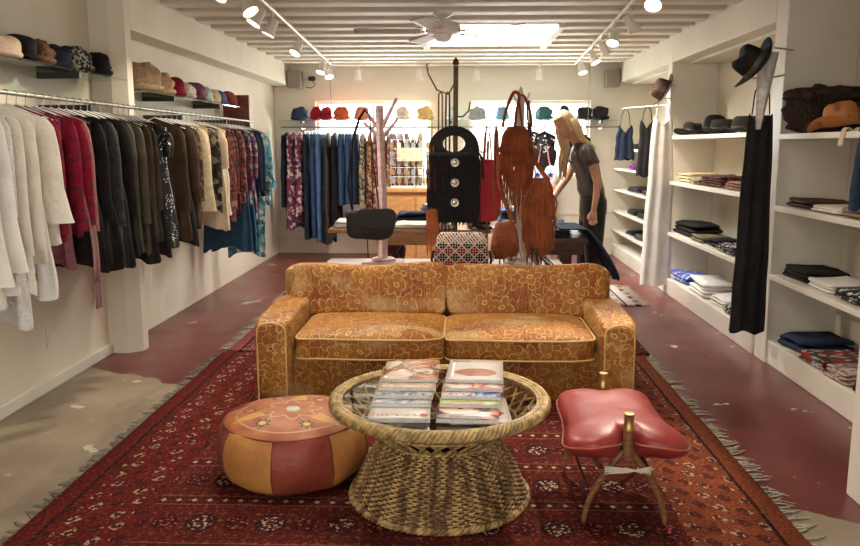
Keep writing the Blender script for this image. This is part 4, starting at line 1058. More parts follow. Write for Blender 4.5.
# --- far left rail
CRMC = cloth('cream_knit', (.66, .56, .38), (.52, .42, .26), 25); TAN = cloth('beige_silk', (.72, .58, .40), (.62, .48, .32), 8, rough=.5)
FLOR = pattern('black_floral', [(.02, .018, .018), (.30, .26, .20), (.03, .03, .03), (.10, .09, .08)], 24); LEO = pattern('brown_tweed', [(.10, .07, .05), (.22, .16, .10), (.05, .04, .03)], 38)
WINE = pattern('wine_print', [(.12, .02, .025), (.20, .05, .05), (.05, .03, .04), (.28, .14, .10)], 34); ROSE = pattern('rose_print', [(.30, .14, .11), (.42, .24, .18), (.16, .06, .06)], 36)
PUR = pattern('plum_print', [(.12, .02, .06), (.04, .05, .12), (.22, .04, .07), (.30, .28, .26)], 26); NVY = cloth('navy_crepe', (.018, .028, .055)); TEAL = cloth('teal_jersey', (.030, .085, .150), (.020, .06, .11)); AQ = pattern('aqua_print', [(.12, .32, .34), (.60, .62, .58), (.04, .12, .16), (.20, .40, .42)], 22)
RZ2 = RZ + .001
GW2 = 'clothes on the far left rail'
far = [
 ('dark brown wool coat first on the far rail', BRN, dict(w_=.19, L=.78, sleeve=.55, hem=1.15)),
 ('black tunic behind the brown wool coat', BLC, dict(w_=.18, L=.84, sleeve=0, hem=1.3)),
 ('brown corduroy shirt between the black tunic and tweed jacket', BRN, dict(w_=.19, L=.72, sleeve=.5, hem=1.15)),
 ('brown tweed jacket beside the cream cardigan', LEO, dict(w_=.19, L=.64, sleeve=.5)),
 ('long cream knit cardigan with draped sleeves', CRMC, dict(w_=.20, L=.62, sleeve=.58, slw=.065)),
 ('second cream knit cardigan, shorter, behind the draped one', CRMC, dict(w_=.19, L=.56, sleeve=.5)),
 ('beige waistcoat tucked behind the cream cardigans', TAN, dict(w_=.17, L=.60, sleeve=0)),
 ('black blouse with pale flowers', FLOR, dict(w_=.20, L=.62, sleeve=.45)),
 ('black floral skirt dress behind the flowered blouse', FLOR, dict(w_=.18, L=.66, sleeve=0)),
 ('beige silk dress right of the black floral clothes', TAN, dict(w_=.19, L=.82, sleeve=.28, hem=1.1)),
 ('ivory long vest beside the beige silk dress', IVC, dict(w_=.18, L=.70, sleeve=0, hem=1.1)),
 ('wine red printed tunic with folded hem', WINE, dict(w_=.19, L=.76, sleeve=.5)),
 ('dark wine cardigan next to the rose print blouse', WINE, dict(w_=.19, L=.66, sleeve=.5)),
 ('deep burgundy knit between wine cardigan and rose blouse', cloth('burgundy_knit', (.09, .018, .02)), dict(w_=.18, L=.70, sleeve=.5)),
 ('rose and tan checked blouse', ROSE, dict(w_=.19, L=.62, sleeve=.5)),
 ('long teal jersey dress hanging lowest in front of the plum prints', TEAL, dict(w_=.19, L=1.08, sleeve=0, hem=1.15)),
 ('plum and navy printed blouse', PUR, dict(w_=.20, L=.66, sleeve=.5)),
 ('second teal jersey dress behind the plum blouse', TEAL, dict(w_=.19, L=1.10, sleeve=0, hem=1.15)),
 ('patterned plum tunic beside the navy jacket', PUR, dict(w_=.19, L=.80, sleeve=.4)),
 ('navy crepe shirt in front of the navy jacket', NVY, dict(w_=.20, L=.62, sleeve=.52)),
 ('plain navy crepe jacket near the end of far rail', NVY, dict(w_=.21, L=.60, sleeve=.52)),
 ('aqua and white printed dress with ragged long hem', AQ, dict(w_=.20, L=1.22, sleeve=.3, hem=.9)),
 ('aqua patterned kimono last on the far rail', AQ, dict(w_=.21, L=.70, sleeve=.5, slw=.07, hanger_mat=HWOOD)),
]
far = [(5.43 + 2.31*q/(len(far)-1), *r_) for q, r_ in enumerate(far)]
for j, (yy_, lb, mt, kw) in enumerate(far): garment(lb, (RX, yy_, RZ2), R(random.uniform(-4, 4)), mt, seed=40+j, group=GW2, **kw)
REDW = woodm('mahogany_board', (.20, .055, .035), (.12, .03, .02))
tag(MB().box(-2.40, -2.13, 8.03, 8.06, 1.50, 1.93).build('mahogany_board', REDW, smooth=False, bevel=.004), 'upright mahogany board at the end of the far hat shelf', 'board')
# a few loose wooden hangers on a peg beyond
t = thing('wooden_hanger', 'bunch-end wooden hanger on a wall peg beyond the far rail', 'hanger', (-2.30, 8.35, 1.78), R(70))
MB().tube([(0, 0, 0), (.015, 0, .02), (0, 0, .04), (-.015, 0, .025)], .003, 5).build('hook', CHR, t)
MB().tube([(-.16, 0, -.10), (-.08, 0, -.04), (0, 0, -.01), (.08, 0, -.04), (.16, 0, -.10)], .011, 8).build('shoulder_bar', HWOOD, t)
MB().tube([(-.15, 0, -.11), (.15, 0, -.11)], .006, 6).build('trouser_bar', HWOOD, t)
tag(MB().tube([(-2.41, 8.35, 1.80), (-2.28, 8.35, 1.81)], .006, 8).build('wall_peg', CHR), 'small metal wall peg holding the wooden hanger', 'peg')

# --- back rail
def trousers(label, loc, rz, mat, L=1.1, w_=.17, seed=0, group='jeans on the back rail', flare=1.0):
    t = thing('hanging_jeans', label, 'trousers', loc, rz, group)
    w_ *= .82
    def f(u, v): return Vector((w_*(.86+.14*v)*math.copysign(abs(math.cos(2*PI*u))**.7, math.cos(2*PI*u)), .030*math.sin(2*PI*u)*(1+.4*v), -.085 - .24*v))
    MB().grid(f, 24, 6, cu=True).build('hips', mat, t, auto=0)
    for s_ in (-1, 1):
        m = MB().limb([(s_*w_*.48, 0, -.26), (s_*w_*.50, .004, -.27-(L-.27)*.5), (s_*w_*.52, 0, -L)], [w_*.54, w_*.46, w_*.46*flare], 16, n=8, flat=.45, axis=(0, 1, 0)); m.build('trouser_leg', mat, t)
    hanger('clip hanger holding the ' + label, loc, rz, 'hangers on the rails', CHR, .12, True)
    return t
BR_ = 1.656; GB = 'clothes on the back rail'; YR = 10.0
def bg(px_x, label, mat, kind='g', rz=80, **kw):
    loc = (px_x, YR, BR_)
    kw.setdefault('seed', int(px_x*100) % 97)
    if kind == 'g': return garment(label, loc, R(rz), mat, group=GB, **kw)
    return trousers(label, loc, R(rz), mat, group=GB, **kw)
MAG = pattern('magenta_ikat', [(.20, .03, .06), (.60, .52, .48), (.05, .05, .12), (.24, .05, .08)], 26)
backs = [('navy slip dress at the left end of the back rail', cloth('navy_crepe', (.018, .028, .055)), 'g', dict(w_=.17, L=.9, sleeve=0, rz=80)),
 ('long red, white and navy ikat dress on the back rail', MAG, 'g', dict(w_=.18, L=1.18, sleeve=0, hem=1.15, t_=.05, rz=76)),
 ('second ikat dress, shorter, behind the long one', MAG, 'g', dict(w_=.18, L=1.0, sleeve=0, hem=1.1, t_=.045)),
 ('dark blue jeans beside the ikat dresses', DEND, 't', dict(L=1.42, w_=.19)),
 ('mid blue jeans left of the denim overalls', DEN, 't', dict(L=1.40, w_=.19)),
 ('faded long denim overalls reaching lowest on the back rail', DENL, 't', dict(L=1.46, w_=.19, rz=76)),
 ('charcoal long dress behind the overalls', GRC, 'g', dict(w_=.19, L=1.36, sleeve=0, t_=.045)),
 ('black dress right of the charcoal one', BLC, 'g', dict(w_=.18, L=1.1, sleeve=.2, t_=.042)),
 ('bootcut blue jeans on clips', DEN, 't', dict(L=.98, w_=.19, flare=1.3)),
 ('second bootcut blue jeans touching the first pair', DEN, 't', dict(L=.96, w_=.19, flare=1.3)),
 ('dark bootcut jeans right of the blue pairs', DEND, 't', dict(L=.97, w_=.19, flare=1.3))]
for q, (nm, mt, kd, kw) in enumerate(backs):
    kw.setdefault('rz', 84); bg(-2.19 + q*.089, nm, mt, kd, **kw)
prints = [('tan and black striped skirt', [(.42, .30, .18), (.04, .03, .03), (.55, .48, .38)]), ('orange and cream print dress', [(.42, .14, .05), (.60, .50, .38), (.12, .04, .03)]), ('burgundy print dress', [(.20, .02, .03), (.35, .10, .08), (.50, .40, .32)]),
 ('red flower print dress', [(.40, .05, .04), (.62, .50, .42), (.18, .02, .02)]), ('rust print blouse', [(.35, .11, .06), (.22, .05, .03), (.55, .42, .30)]), ('coral print dress', [(.50, .14, .10), (.65, .55, .48), (.22, .05, .05)]), ('dark red paisley dress', [(.22, .03, .03), (.10, .02, .02), (.48, .30, .20)]),
 ('cream and black leaf dress', [(.62, .55, .42), (.05, .04, .04), (.35, .22, .12)]), ('brown leaf print skirt', [(.30, .16, .08), (.60, .50, .36), (.08, .05, .03)]), ('mustard flecked dress', [(.45, .30, .08), (.08, .06, .05), (.60, .52, .40)])]
for q, (nm, cols) in enumerate(prints):
    bg(-1.205 + q*.080, nm + ' on the back rail', pattern(nm.replace(' ', '_'), [tuple(v_*.8 for v_ in c_) for c_ in cols], 32), w_=.17, L=.86 + .05*(q % 3), sleeve=(.0, .25)[q % 2], t_=.036, rz=83 + (q*7) % 10)
bg(.95, 'black camisole hanging behind the woman', BLC, w_=.17, L=.75, sleeve=0, rz=15)
bg(1.08, 'black long dress hanging behind the woman', BLC, w_=.17, L=1.1, sleeve=0, rz=25)
bg(1.48, 'dark ruffled top peeking out right of the woman', BKV, w_=.14, L=.32, sleeve=.10, rz=10)
# pink star-print bikini top and white leafy blouse
STAR = cloth('coral_jersey', (.80, .30, .25), (.70, .22, .20))
t = thing('bikini_top', 'coral and white halter top with blue stars hanging left of the woman', 'clothing', (.93, 8.6, 1.44))
for s_ in (-1, 1):
    MB().tube([(s_*.03, 0, .0), (s_*.05, 0, -.15), (s_*.07, -.01, -.24)], .011, 6, flat=.4).build('strap', STAR, t)
    MB().sq((s_*.075, -.01, -.34), (.14, .05, .22), .8, .6, 16, 10).build('cup', WHC, t)
    st = MB(); pts = [((.038 if q % 2 == 0 else .016)*math.cos(PI/2+q*PI/5), (.038 if q % 2 == 0 else .016)*math.sin(PI/2+q*PI/5)) for q in range(10)]
    st.add([(s_*.07+a, -.040, -.33+b) for a, b in pts] + [(s_*.07+a, -.034, -.33+b) for a, b in pts], [tuple(range(10)), tuple(range(19, 9, -1))]+[(q, (q+1) % 10, (q+1) % 10+10, q+10) for q in range(10)]); st.build('star', cloth('cobalt_cotton', (.03, .04, .30)), t, smooth=False, label='blue star')
MB().sq((0, -.02, -.52), (.28, .08, .22), .6, .5, 20, 12, .01, 7).build('torso', STAR, t)
t2 = thing('display_form', 'black dress form standing left of the woman under the coral top', 'mannequin', (.93, 8.70, 0))
MB().lathe([(0, .85), (.12, .86), (.15, .95), (.11, 1.12), (.145, 1.28), (.15, 1.36), (.06, 1.45), (.045, 1.53), (0, 1.54)], 20, sy=.6).build('torso', BLC, t2)
MB().tube([(0, 0, 0), (0, 0, .86)], .014, 8).build('pole', IRON, t2); MB().lathe([(0, 0), (.14, 0), (.14, .012), (0, .02)], 20).build('base', IRON, t2)
t = thing('artificial_branch', 'spray of black and white artificial leaves above the coral halter top', 'decoration', (.78, 8.3, 1.24)); rnd = random.Random(8)
st = MB(); lw = MB(); lb = MB()
for q in range(14):
    a = rnd.uniform(-1.1, 1.1); L = rnd.uniform(.15, .38); tip = Vector((math.sin(a)*L*.8, rnd.uniform(-.06, .06), math.cos(a)*L*.8 + .12))
    st.tube([(0, 0, 0), tip*.5 + Vector((0, 0, .03)), tip], .003, 4)
    for k in range(7):
        p = tip*(.5+.5*k/6) + Vector((rnd.uniform(-.02, .02), rnd.uniform(-.02, .02), rnd.uniform(-.02, .02)))
        d_ = Vector((rnd.uniform(-1, 1), rnd.uniform(-.5, .5), rnd.uniform(-.3, 1))).normalized()*rnd.uniform(.02, .035); n_v = d_.cross(Vector((0, 1, .3))).normalized()*.011
        (lw if rnd.random() < .5 else lb).add([p, p+d_*.5+n_v, p+d_, p+d_*.5-n_v], [(0, 1, 2, 3)])
st.tube([(0, 0, 0), (0, 0, -.30)], .004, 5)
st.build('stem', BLC, t); lw.build('pale_leaves', WHC, t, solid=.001); lb.build('dark_leaves', BLC, t, solid=.001)
tag(MB().lathe([(0, 0), (.06, 0), (.075, .06), (.06, .16), (.035, .22), (.04, .24), (.03, .24), (0, .05)], 16, (.78, 8.3, .79)).build('vase', plain('smoke_grey_vase', (.25, .25, .24), .2)), 'smoky grey vase holding the artificial leaves', 'vase')
t = thing('side_table', 'small white side table under the vase of artificial leaves', 'table', (.78, 8.3, .0))
MB().box(-.2, .2, -.18, .18, .745, .775).build('table_top', SHELFW, t, smooth=False)
for sx in (-.17, .17):
    for sy in (-.15, .15): MB().box(sx-.02, sx+.02, sy-.02, sy+.02, 0, .745).build('leg', SHELFW, t, smooth=False)

# earring rack on the pine cabinet
WIRE = plain('white_wire', (.78, .78, .76), .4)
t = thing('earring_rack', 'white wire grid rack hung with earring cards on the pine cabinet', 'display rack', (-.50, 9.0, .946))
m = MB()
for q in range(7): m.tube([(-.27+.09*q, 0, 0), (-.27+.09*q, 0, .66)], .004, 5)
for q in range(7): m.tube([(-.27, 0, .02+.105*q), (.27, 0, .02+.105*q)], .004, 5)
m.build('grid_panel', WIRE, t)
MB().box(-.28, -.02, -.02, .10, .0, .012).box(.02, .28, -.02, .10, 0, .012).build('foot', WIRE, t, smooth=False)
cardm = [plain('silver_cards', (.42, .44, .46), .4, nz=.5, nscale=90), plain('dark_cards', (.16, .16, .18), .4, nz=.4, nscale=90), plain('cream_cards', (.76, .72, .62), .6), plain('gold_trinkets', (.48, .34, .16), .3, metal=.5, nz=.4, nscale=90)]
rnd = random.Random(3)
for r_ in range(6):
    for c_ in range(7):
        if r_ == 3 and c_ in (1, 2, 3, 4): continue
        xx = -.26 + c_*.082; zz_ = .05 + r_*.10; mi = rnd.choice((0, 0, 1, 2, 3))
        o = MB().box(xx-.022, xx+.022, -.012, -.008, zz_, zz_+.062).box(xx-.006, xx+.006, -.016, -.012, zz_+.005, zz_+.04).build('earring_card', cardm[mi], None, smooth=False, loc=(-.50, 9.0, .946))
        tag(o, ['silver', 'dark', 'cream', 'gold'][mi] + ' earring card on the wire rack, %s row %s' % (['bottom', 'second lowest', 'third lowest', 'fourth lowest', 'fifth', 'top'][r_], ['at far left', 'second from left', 'third from left', 'in the middle', 'third from right', 'second from right', 'at far right'][c_]), 'earrings', 'earring cards on the wire rack')
tag(MB().box(-.70, -.40, 8.955, 8.975, 1.25, 1.40).build('display_card', plain('cream_display_card', (.78, .70, .48), .6, nz=.3, nscale=25)), 'wide cream card hooked across the middle of the earring rack', 'card')
t = thing('jewellery_display', 'white display of silver necklaces and red pouches right of the black tote', 'display rack', (.22, 9.05, .946))
MB().box(-.16, .16, 0, .02, 0, .62).build('back_board', WIRE, t, smooth=False)
for q, (xx, zz_) in enumerate(((-.08, .46), (.06, .47), (-.07, .33), (.07, .33))):
    MB().tube([(xx+.05*math.cos(a), -.008, zz_+.065*math.sin(a)) for a in [PI+PI*i/10 for i in range(11)]], .006, 5).build('necklace', SILV, t)
for xx, zz_ in ((-.09, .14), (0.0, .14), (.09, .14)): MB().sq((xx, -.02, zz_), (.075, .03, .13), .4, .3).build('red_pouch', REDB, t)

# ------------------------------------------------------------------ hats
def lump(label, loc, size, mat, seed=0, group=None, nz=.02, ns=14, name='knit_hat', cat='hat', cuff=True, rz=0):
    t = thing(name, label, cat, loc, rz, group)
    size = (size[0], size[1]*1.08, size[2]*1.2)
    h = size[2]
    def fn(p): p.z = max(p.z, -h/2*.86); return p
    m = MB().sq((0, 0, h*.43), size, .8, .9, 32, 18, nz, ns, fn=fn, seed=seed)
    lo = min(v_[2] for v_ in m.v); m.v = [(a, b, c-lo) for a, b, c in m.v]
    m.build('crown', mat, t, auto=0)
    if cuff:
        MB().tube([(size[0]*.49*math.cos(a), size[1]*.49*math.sin(a), h*.16) for a in [2*PI*i/28 for i in range(28)]], h*.13, 8, closed=True, flat=.8).build('cuff', mat, t, auto=0)
    return t
def fur(name, c, c2): return cloth(name, c, c2, 60, .95, .5, .9)
GH = 'hats on the near left shelf'
lump('blush pink folded knit hat at the near end of left shelf', (-2.28, 3.50, Z1+.001), (.22, .34, .15), cloth('blush_knit', (.66, .46, .34), (.56, .36, .27), 40), 1, GH)
lump('cream knit hat beside the blush one', (-2.27, 3.86, Z1+.001), (.21, .26, .10), cloth('cream_knit_b', (.68, .52, .40), (.56, .42, .3), 40), 2, GH)
lump('black cap leaning on the cream knit hat', (-2.28, 4.08, Z1+.001), (.20, .13, .13), BKV, 3, GH)
lump('brown fur hat between two dark hats on near shelf', (-2.28, 4.24, Z1+.001), (.20, .14, .12), fur('brown_fur', (.20, .11, .06), (.08, .04, .025)), 4, GH, .03, 30)
lump('navy knit hat right of the brown fur hat', (-2.28, 4.43, Z1+.001), (.20, .17, .12), NVY, 5, GH)
lump('black and white flecked hat on near shelf', (-2.28, 4.67, Z1+.001), (.21, .20, .13), pattern('salt_pepper', [(.03, .03, .03), (.55, .52, .46), (.02, .02, .02), (.04, .04, .04)], 75), 6, GH, .03, 30)
lump('black fuzzy hat at the far end of near shelf', (-2.28, 4.93, Z1+.001), (.20, .19, .13), fur('black_fur', (.015, .013, .013), (.008, .007, .007)), 7, GH, .03, 30)
GH = 'hats on the far left shelf'
TF = fur('sand_fur', (.52, .38, .24), (.36, .24, .14))
lump('large sand fur hat at the near end of far shelf', (-2.28, 5.72, Z2+.001), (.22, .30, .18), TF, 8, GH, .04, 22)
lump('smaller sand fur hat behind the large one', (-2.28, 6.03, Z2+.001), (.20, .22, .14), TF, 9, GH, .04, 22)
for (yy_, sz, c, lb, sd) in ((6.28, (.19, .20, .14), (.28, .01, .03), 'crimson beret on the far left shelf', 10), (6.52, (.19, .22, .12), (.76, .70, .64), 'white angora hat between crimson and plum', 11), (6.78, (.19, .24, .14), (.13, .03, .07), 'plum velvet hat on the far left shelf', 12), (7.04, (.17, .16, .12), (.33, .42, .36), 'mint knit hat beside the plum one', 13),
    (7.24, (.17, .18, .12), (.62, .52, .34), 'straw-yellow knit hat beside the mint one', 14), (7.46, (.17, .20, .12), (.08, .11, .30), 'royal blue hat near the mahogany board', 15), (7.74, (.19, .24, .13), (.22, .03, .03), 'maroon felt hat nearest the mahogany board', 16)):
    lump(lb, (-2.28, yy_, Z2+.001), sz, cloth('hat_felt_%s' % 'abcdefghijklmnopqrstuvw'[sd], c, None, 30), sd, GH)
GH = 'hats on the back shelf'
for (xx, c, lb, w_) in ((-2.05, (.03, .04, .09), 'navy knit hat first from the left on the back shelf', .19), (-1.83, (.30, .01, .03), 'deep red hat second on the back shelf', .13), (-1.70, (.34, .015, .03), 'deep red hat touching its darker twin', .13), (-1.50, (.60, .12, .05), 'orange turban hat on the back shelf', .19),
    (-1.24, (.66, .20, .13), 'coral patterned hat left of the branch stand', .18), (-.72, (.78, .68, .60), 'pale pink knit hat right of the branch stand', .17), (-.43, (.74, .50, .20), 'mustard ruffled hat on the back shelf', .20), (-.06, (.60, .66, .60), 'pale sage hat behind the bag stand pole', .15), (.24, (.36, .36, .36), 'grey bow-topped hat on the back shelf', .20),
    (.56, (.18, .36, .52), 'sky blue knit hat on the back shelf', .15), (1.09, (.05, .14, .15), 'teal cloche on the back shelf', .20), (1.34, (.04, .04, .045), 'black bucket hat left of the woman\'s head', .13), (1.60, (.035, .03, .03), 'black cloche right of the woman\'s head', .18), (1.80, (.03, .028, .03), 'black cap last on the back shelf', .20)):
    lump(lb, (xx, 10.18, Z3+.001), (w_, .2, .15), cloth('back_hat_%d' % int(xx*100+300), c, None, 30), int(xx*100), GH, .03, 16)
def fedora(label, loc, rot, mat, band, r=.09, h=.11, brim=.165, group=None, dent=.025, curl=.02):
    t = thing('fedora_hat', label, 'hat', loc, 0, group, rot)
    def cf(p, a, r_, z_):
        p.y *= 1.15
        if z_ > h*.8: p.z -= dent*math.exp(-(p.x/.03)**2)
        return p
    MB().lathe([(r, 0), (r*1.0, h*.2), (r*.94, h*.6), (r*.86, h*.88), (r*.68, h), (r*.3, h*1.0), (0, h*.99)], 32, fn=cf).build('crown', mat, t, auto=0)
    def bf(p, a, r_, z_):
        k = (r_ - r)/(brim-r); p.y *= 1.12; p.z += curl*(abs(math.cos(a))**2*1.3 - .3)*max(0, k)**1.5*1.6; return p
    m = MB().lathe([(r*.98, .004), (lerp(r, brim, .5), .003), (brim, .004), (brim, .0), (lerp(r, brim, .5), -.001), (r*.98, 0)], 40, fn=bf); m.f = m.f[:-2]
    m.build('brim', mat, t, auto=0)
    MB().lathe([(r*1.015, .004), (r*1.02, .008), (r*1.005, .032), (r*.99, .034)], 32, fn=lambda p, a, r_, z_: Vector((p.x, p.y*1.15, p.z))).build('band', band, t)
    return t
FBL = cloth('black_felt', (.016, .014, .013), (.010, .009, .009), 20, .8, .3); FBR = cloth('dark_brown_felt', (.050, .022, .017), (.03, .014, .01), 20, .8, .3); FGR = cloth('charcoal_felt', (.045, .040, .035), None, 20); BDM = plain('grosgrain', (.01, .01, .01), .5)
COWB = Mat('tan_worn_leather', .5, .4); COWB.col(COWB.mix(COWB.noise(12, 4).sm(.52, .66), (.50, .20, .06), (.16, .045, .015))); COWB = COWB.m

# ------------------------------------------------------------------ right shelves: contents
zs1 = 1.516; GR = 'hats on the top shelf between the two divider panels'
fedora('black wide-brim hat at the far end of the right top shelf', (2.17, 7.45, zs1+.02), (0, R(4), R(20)), FBL, BDM, .085, .10, .16, GR)
fedora('black stacked fedora with light band sitting behind the others', (2.25, 7.05, zs1+.02), (0, R(4), R(60)), FBL, plain('silver_band', (.5, .48, .45), .4), .09, .15, .16, GR)
fedora('charcoal rounded felt hat in the middle of the right top shelf', (2.17, 6.60, zs1+.02), (0, 0, R(10)), FGR, BDM, .10, .10, .15, GR, 0)
fedora('dark charcoal hat near the black hanging dress', (2.20, 6.18, zs1+.02), (0, 0, R(-20)), FGR, BDM, .10, .11, .15, GR, 0)
fedora('black hat tucked behind the black hanging dress', (2.20, 5.80, zs1+.02), (0, 0, R(0)), FBL, BDM, .10, .10, .15, GR, 0)
GS = 'folded clothes on the middle divider bay'
KNC = cloth('cream_cable_knit', (.70, .55, .34), (.55, .41, .24), 30); WPR = pattern('wine_stripe_knit', [(.10, .03, .03), (.25, .12, .09), (.05, .02, .02)], 50, stretch=(1, 1, 3)); MONO = pattern('mono_print', [(.02, .02, .02), (.6, .58, .55), (.03, .03, .03)], 40)
folded('cream cable knit sweater folded on the second shelf', (2.22, 7.35, 1.0925), (.30, .42, .075), KNC, 0, GS, 3, 11)
folded('khaki print scarf folded in front of the cream sweater', (2.16, 6.93, 1.0925), (.24, .28, .05), pattern('khaki_print', [(.30, .24, .12), (.12, .14, .08), (.45, .38, .25)], 40), 0, GS, 2, 12)
folded('wine striped knit folded on the second shelf', (2.20, 6.50, 1.0925), (.28, .50, .085), WPR, 0, GS, 4, 13)
folded('brown marled knit folded behind the black dress', (2.20, 5.98, 1.0925), (.28, .42, .06), ROSE, 0, GS, 3, 14)
folded('thick black folded sweater on the third shelf', (2.22, 7.30, .6075), (.30, .60, .10), BKV, 0, GS, 3, 15)
folded('olive folded shirt beside the black sweater', (2.18, 6.78, .6075), (.26, .32, .045), cloth('olive_cotton', (.16, .14, .07)), 0, GS, 2, 16)
folded('black folded tee between olive and print tops', (2.20, 6.45, .6075), (.26, .26, .055), BLC, 0, GS, 2, 17)
folded('black and white print top folded on the third shelf', (2.17, 6.02, .6075), (.26, .42, .06), MONO, 0, GS, 3, 18)
folded('blue and white tie-dye top on the plinth', (2.20, 7.30, .1575), (.26, .46, .08), pattern('blue_tie_dye', [(.05, .10, .42), (.62, .66, .78), (.10, .16, .50)], 26), R(6), GS, 2, 19)
folded('white folded cotton heap on the plinth', (2.20, 6.72, .1575), (.28, .52, .12), WHC, R(-4), GS, 4, 20)
folded('grey-white folded linen beside the heap on plinth', (2.20, 6.22, .1575), (.26, .36, .07), LACE, 0, GS, 3, 21)
folded('black folded leggings on the plinth behind the dress hem', (2.17, 5.82, .1575), (.24, .36, .06), MONO, 0, GS, 2, 22)
GS = 'folded clothes on the near right bay'
folded('dark brown folded knit on the near second shelf', (2.22, 4.86, 1.0475), (.28, .38, .045), cloth('cocoa_knit', (.07, .04, .03)), 0, GS, 2, 31)
folded('cream folded blouse in front of the cocoa knit', (2.20, 4.47, 1.0475), (.30, .34, .035), IVC, 0, GS, 2, 32)
folded('olive and cream folded shirt at the right of the cream blouse', (2.19, 4.12, 1.0475), (.28, .30, .05), cloth('sand_olive', (.30, .23, .13)), 0, GS, 2, 33)
folded('ivory folded top at the edge of the picture', (2.19, 3.78, 1.0475), (.28, .30, .03), IVC, 0, GS, 2, 34)
folded('black folded jumper on the near third shelf', (2.22, 4.85, .6025), (.28, .40, .065), BKV, 0, GS, 3, 35)
folded('white folded shirt beside the black jumper', (2.20, 4.48, .6025), (.28, .30, .055), WHC, 0, GS, 3, 36)
folded('dark and pale printed top folded on the near third shelf', (2.19, 4.17, .6025), (.26, .28, .045), MONO, 0, GS, 2, 37)
folded('brown patterned knit at the right of the third shelf', (2.18, 3.84, .6025), (.26, .32, .09), pattern('brown_aztec', [(.10, .05, .03), (.30, .20, .13), (.05, .03, .02)], 44), 0, GS, 3, 38)
folded('navy folded jeans on the near plinth', (2.26, 4.88, .1575), (.36, .30, .07), cloth('navy_denim', (.025, .035, .075)), R(5), GS, 2, 39)
folded('red, black and white printed top on the near plinth', (2.22, 4.52, .1575), (.34, .30, .05), pattern('red_mono_print', [(.42, .02, .02), (.05, .05, .05), (.50, .46, .42), (.10, .08, .08)], 30), 0, GS, 3, 40)
folded('pink and brown striped knit on the near plinth', (2.22, 4.20, .1575), (.34, .26, .06), pattern('pink_stripe', [(.36, .24, .20), (.16, .09, .07), (.50, .40, .34)], 40, stretch=(1, 1, 3)), 0, GS, 3, 41)
folded('black folded top at the near end of plinth', (2.18, 3.88, .1575), (.24, .24, .06), BLC, 0, GS, 2, 42)
GS = 'folded clothes on the far right shelves'
for q, (zz_, yy_, mt, lb, dd_) in enumerate(((1.3825, 9.5, GRC, 'grey folded top on the highest far shelf', .4), (1.1425, 9.55, cloth('violet_cotton', (.30, .04, .30)), 'violet folded top on a far shelf', .32), (1.1425, 8.9, WHC, 'white folded top beside the violet one', .4), (.8775, 9.45, BLC, 'black folded trousers on the third far shelf', .55), (.8775, 8.75, GRC, 'charcoal folded top on the third far shelf', .4),
    (.6025, 9.5, BLC, 'black folded top on the fourth far shelf', .4), (.6025, 8.95, BKV, 'black folded dress near the white dress on the fourth far shelf', .4), (.3525, 9.55, BLC, 'small black folded top on the lowest far shelf', .3), (.3525, 9.0, GRC, 'charcoal folded jeans on the lowest far shelf', .45))):
    folded(lb, (2.20, yy_, zz_), (.26, dd_, .05), mt, 0, GS, 2, 50+q)
# black bag + cowboy hat + scarf on near top shelf
t = thing('fur_bag', 'shaggy black fur bag with leather handles on the near top shelf', 'handbag', (2.255, 4.93, 1.4975), R(-6))
FB = fur('shaggy_black_fur', (.060, .040, .030), (.012, .008, .006))
MB().sq((0, 0, .120), (.50, .16, .25), .6, .5, 60, 36, .055, 22).build('body', FB, t, auto=0)
MB().sq((0, 0, .225), (.54, .18, .10), .7, .6, 60, 24, .05, 22, seed=3).build('cuff', FB, t, auto=0)
for s_ in (-1, 1): MB().tube([(-.10+s_*.02, -.085*1, .24), (-.10+s_*.03, -.12, .12), (-.03, -.125, .03), (.05, -.12, .12), (.09, -.085, .24)], .009, 6).build('handle', BLKL, t)
fedora('tan leather cowboy hat with dark stain on the near top shelf', (2.19, 4.62, 1.540), (R(-6), R(-10), R(40)), COWB, COWB, .085, .13, .165, None, .03, .045)
m = MB()
m.grid(lambda u, v: Vector((2.12 - .10*min(1, v*1.3) - .015*max(0, v-.75)*4, 4.20 + .05*u + .01*math.sin(v*9), 1.503 + .012*math.sin(v*11) - .16*max(0, v-.72)*1.6)), 8, 24)
tag(m.build('silk_scarf', TAN, solid=.004, auto=0), 'beige scarf end slipping over the near top shelf edge', 'scarf')
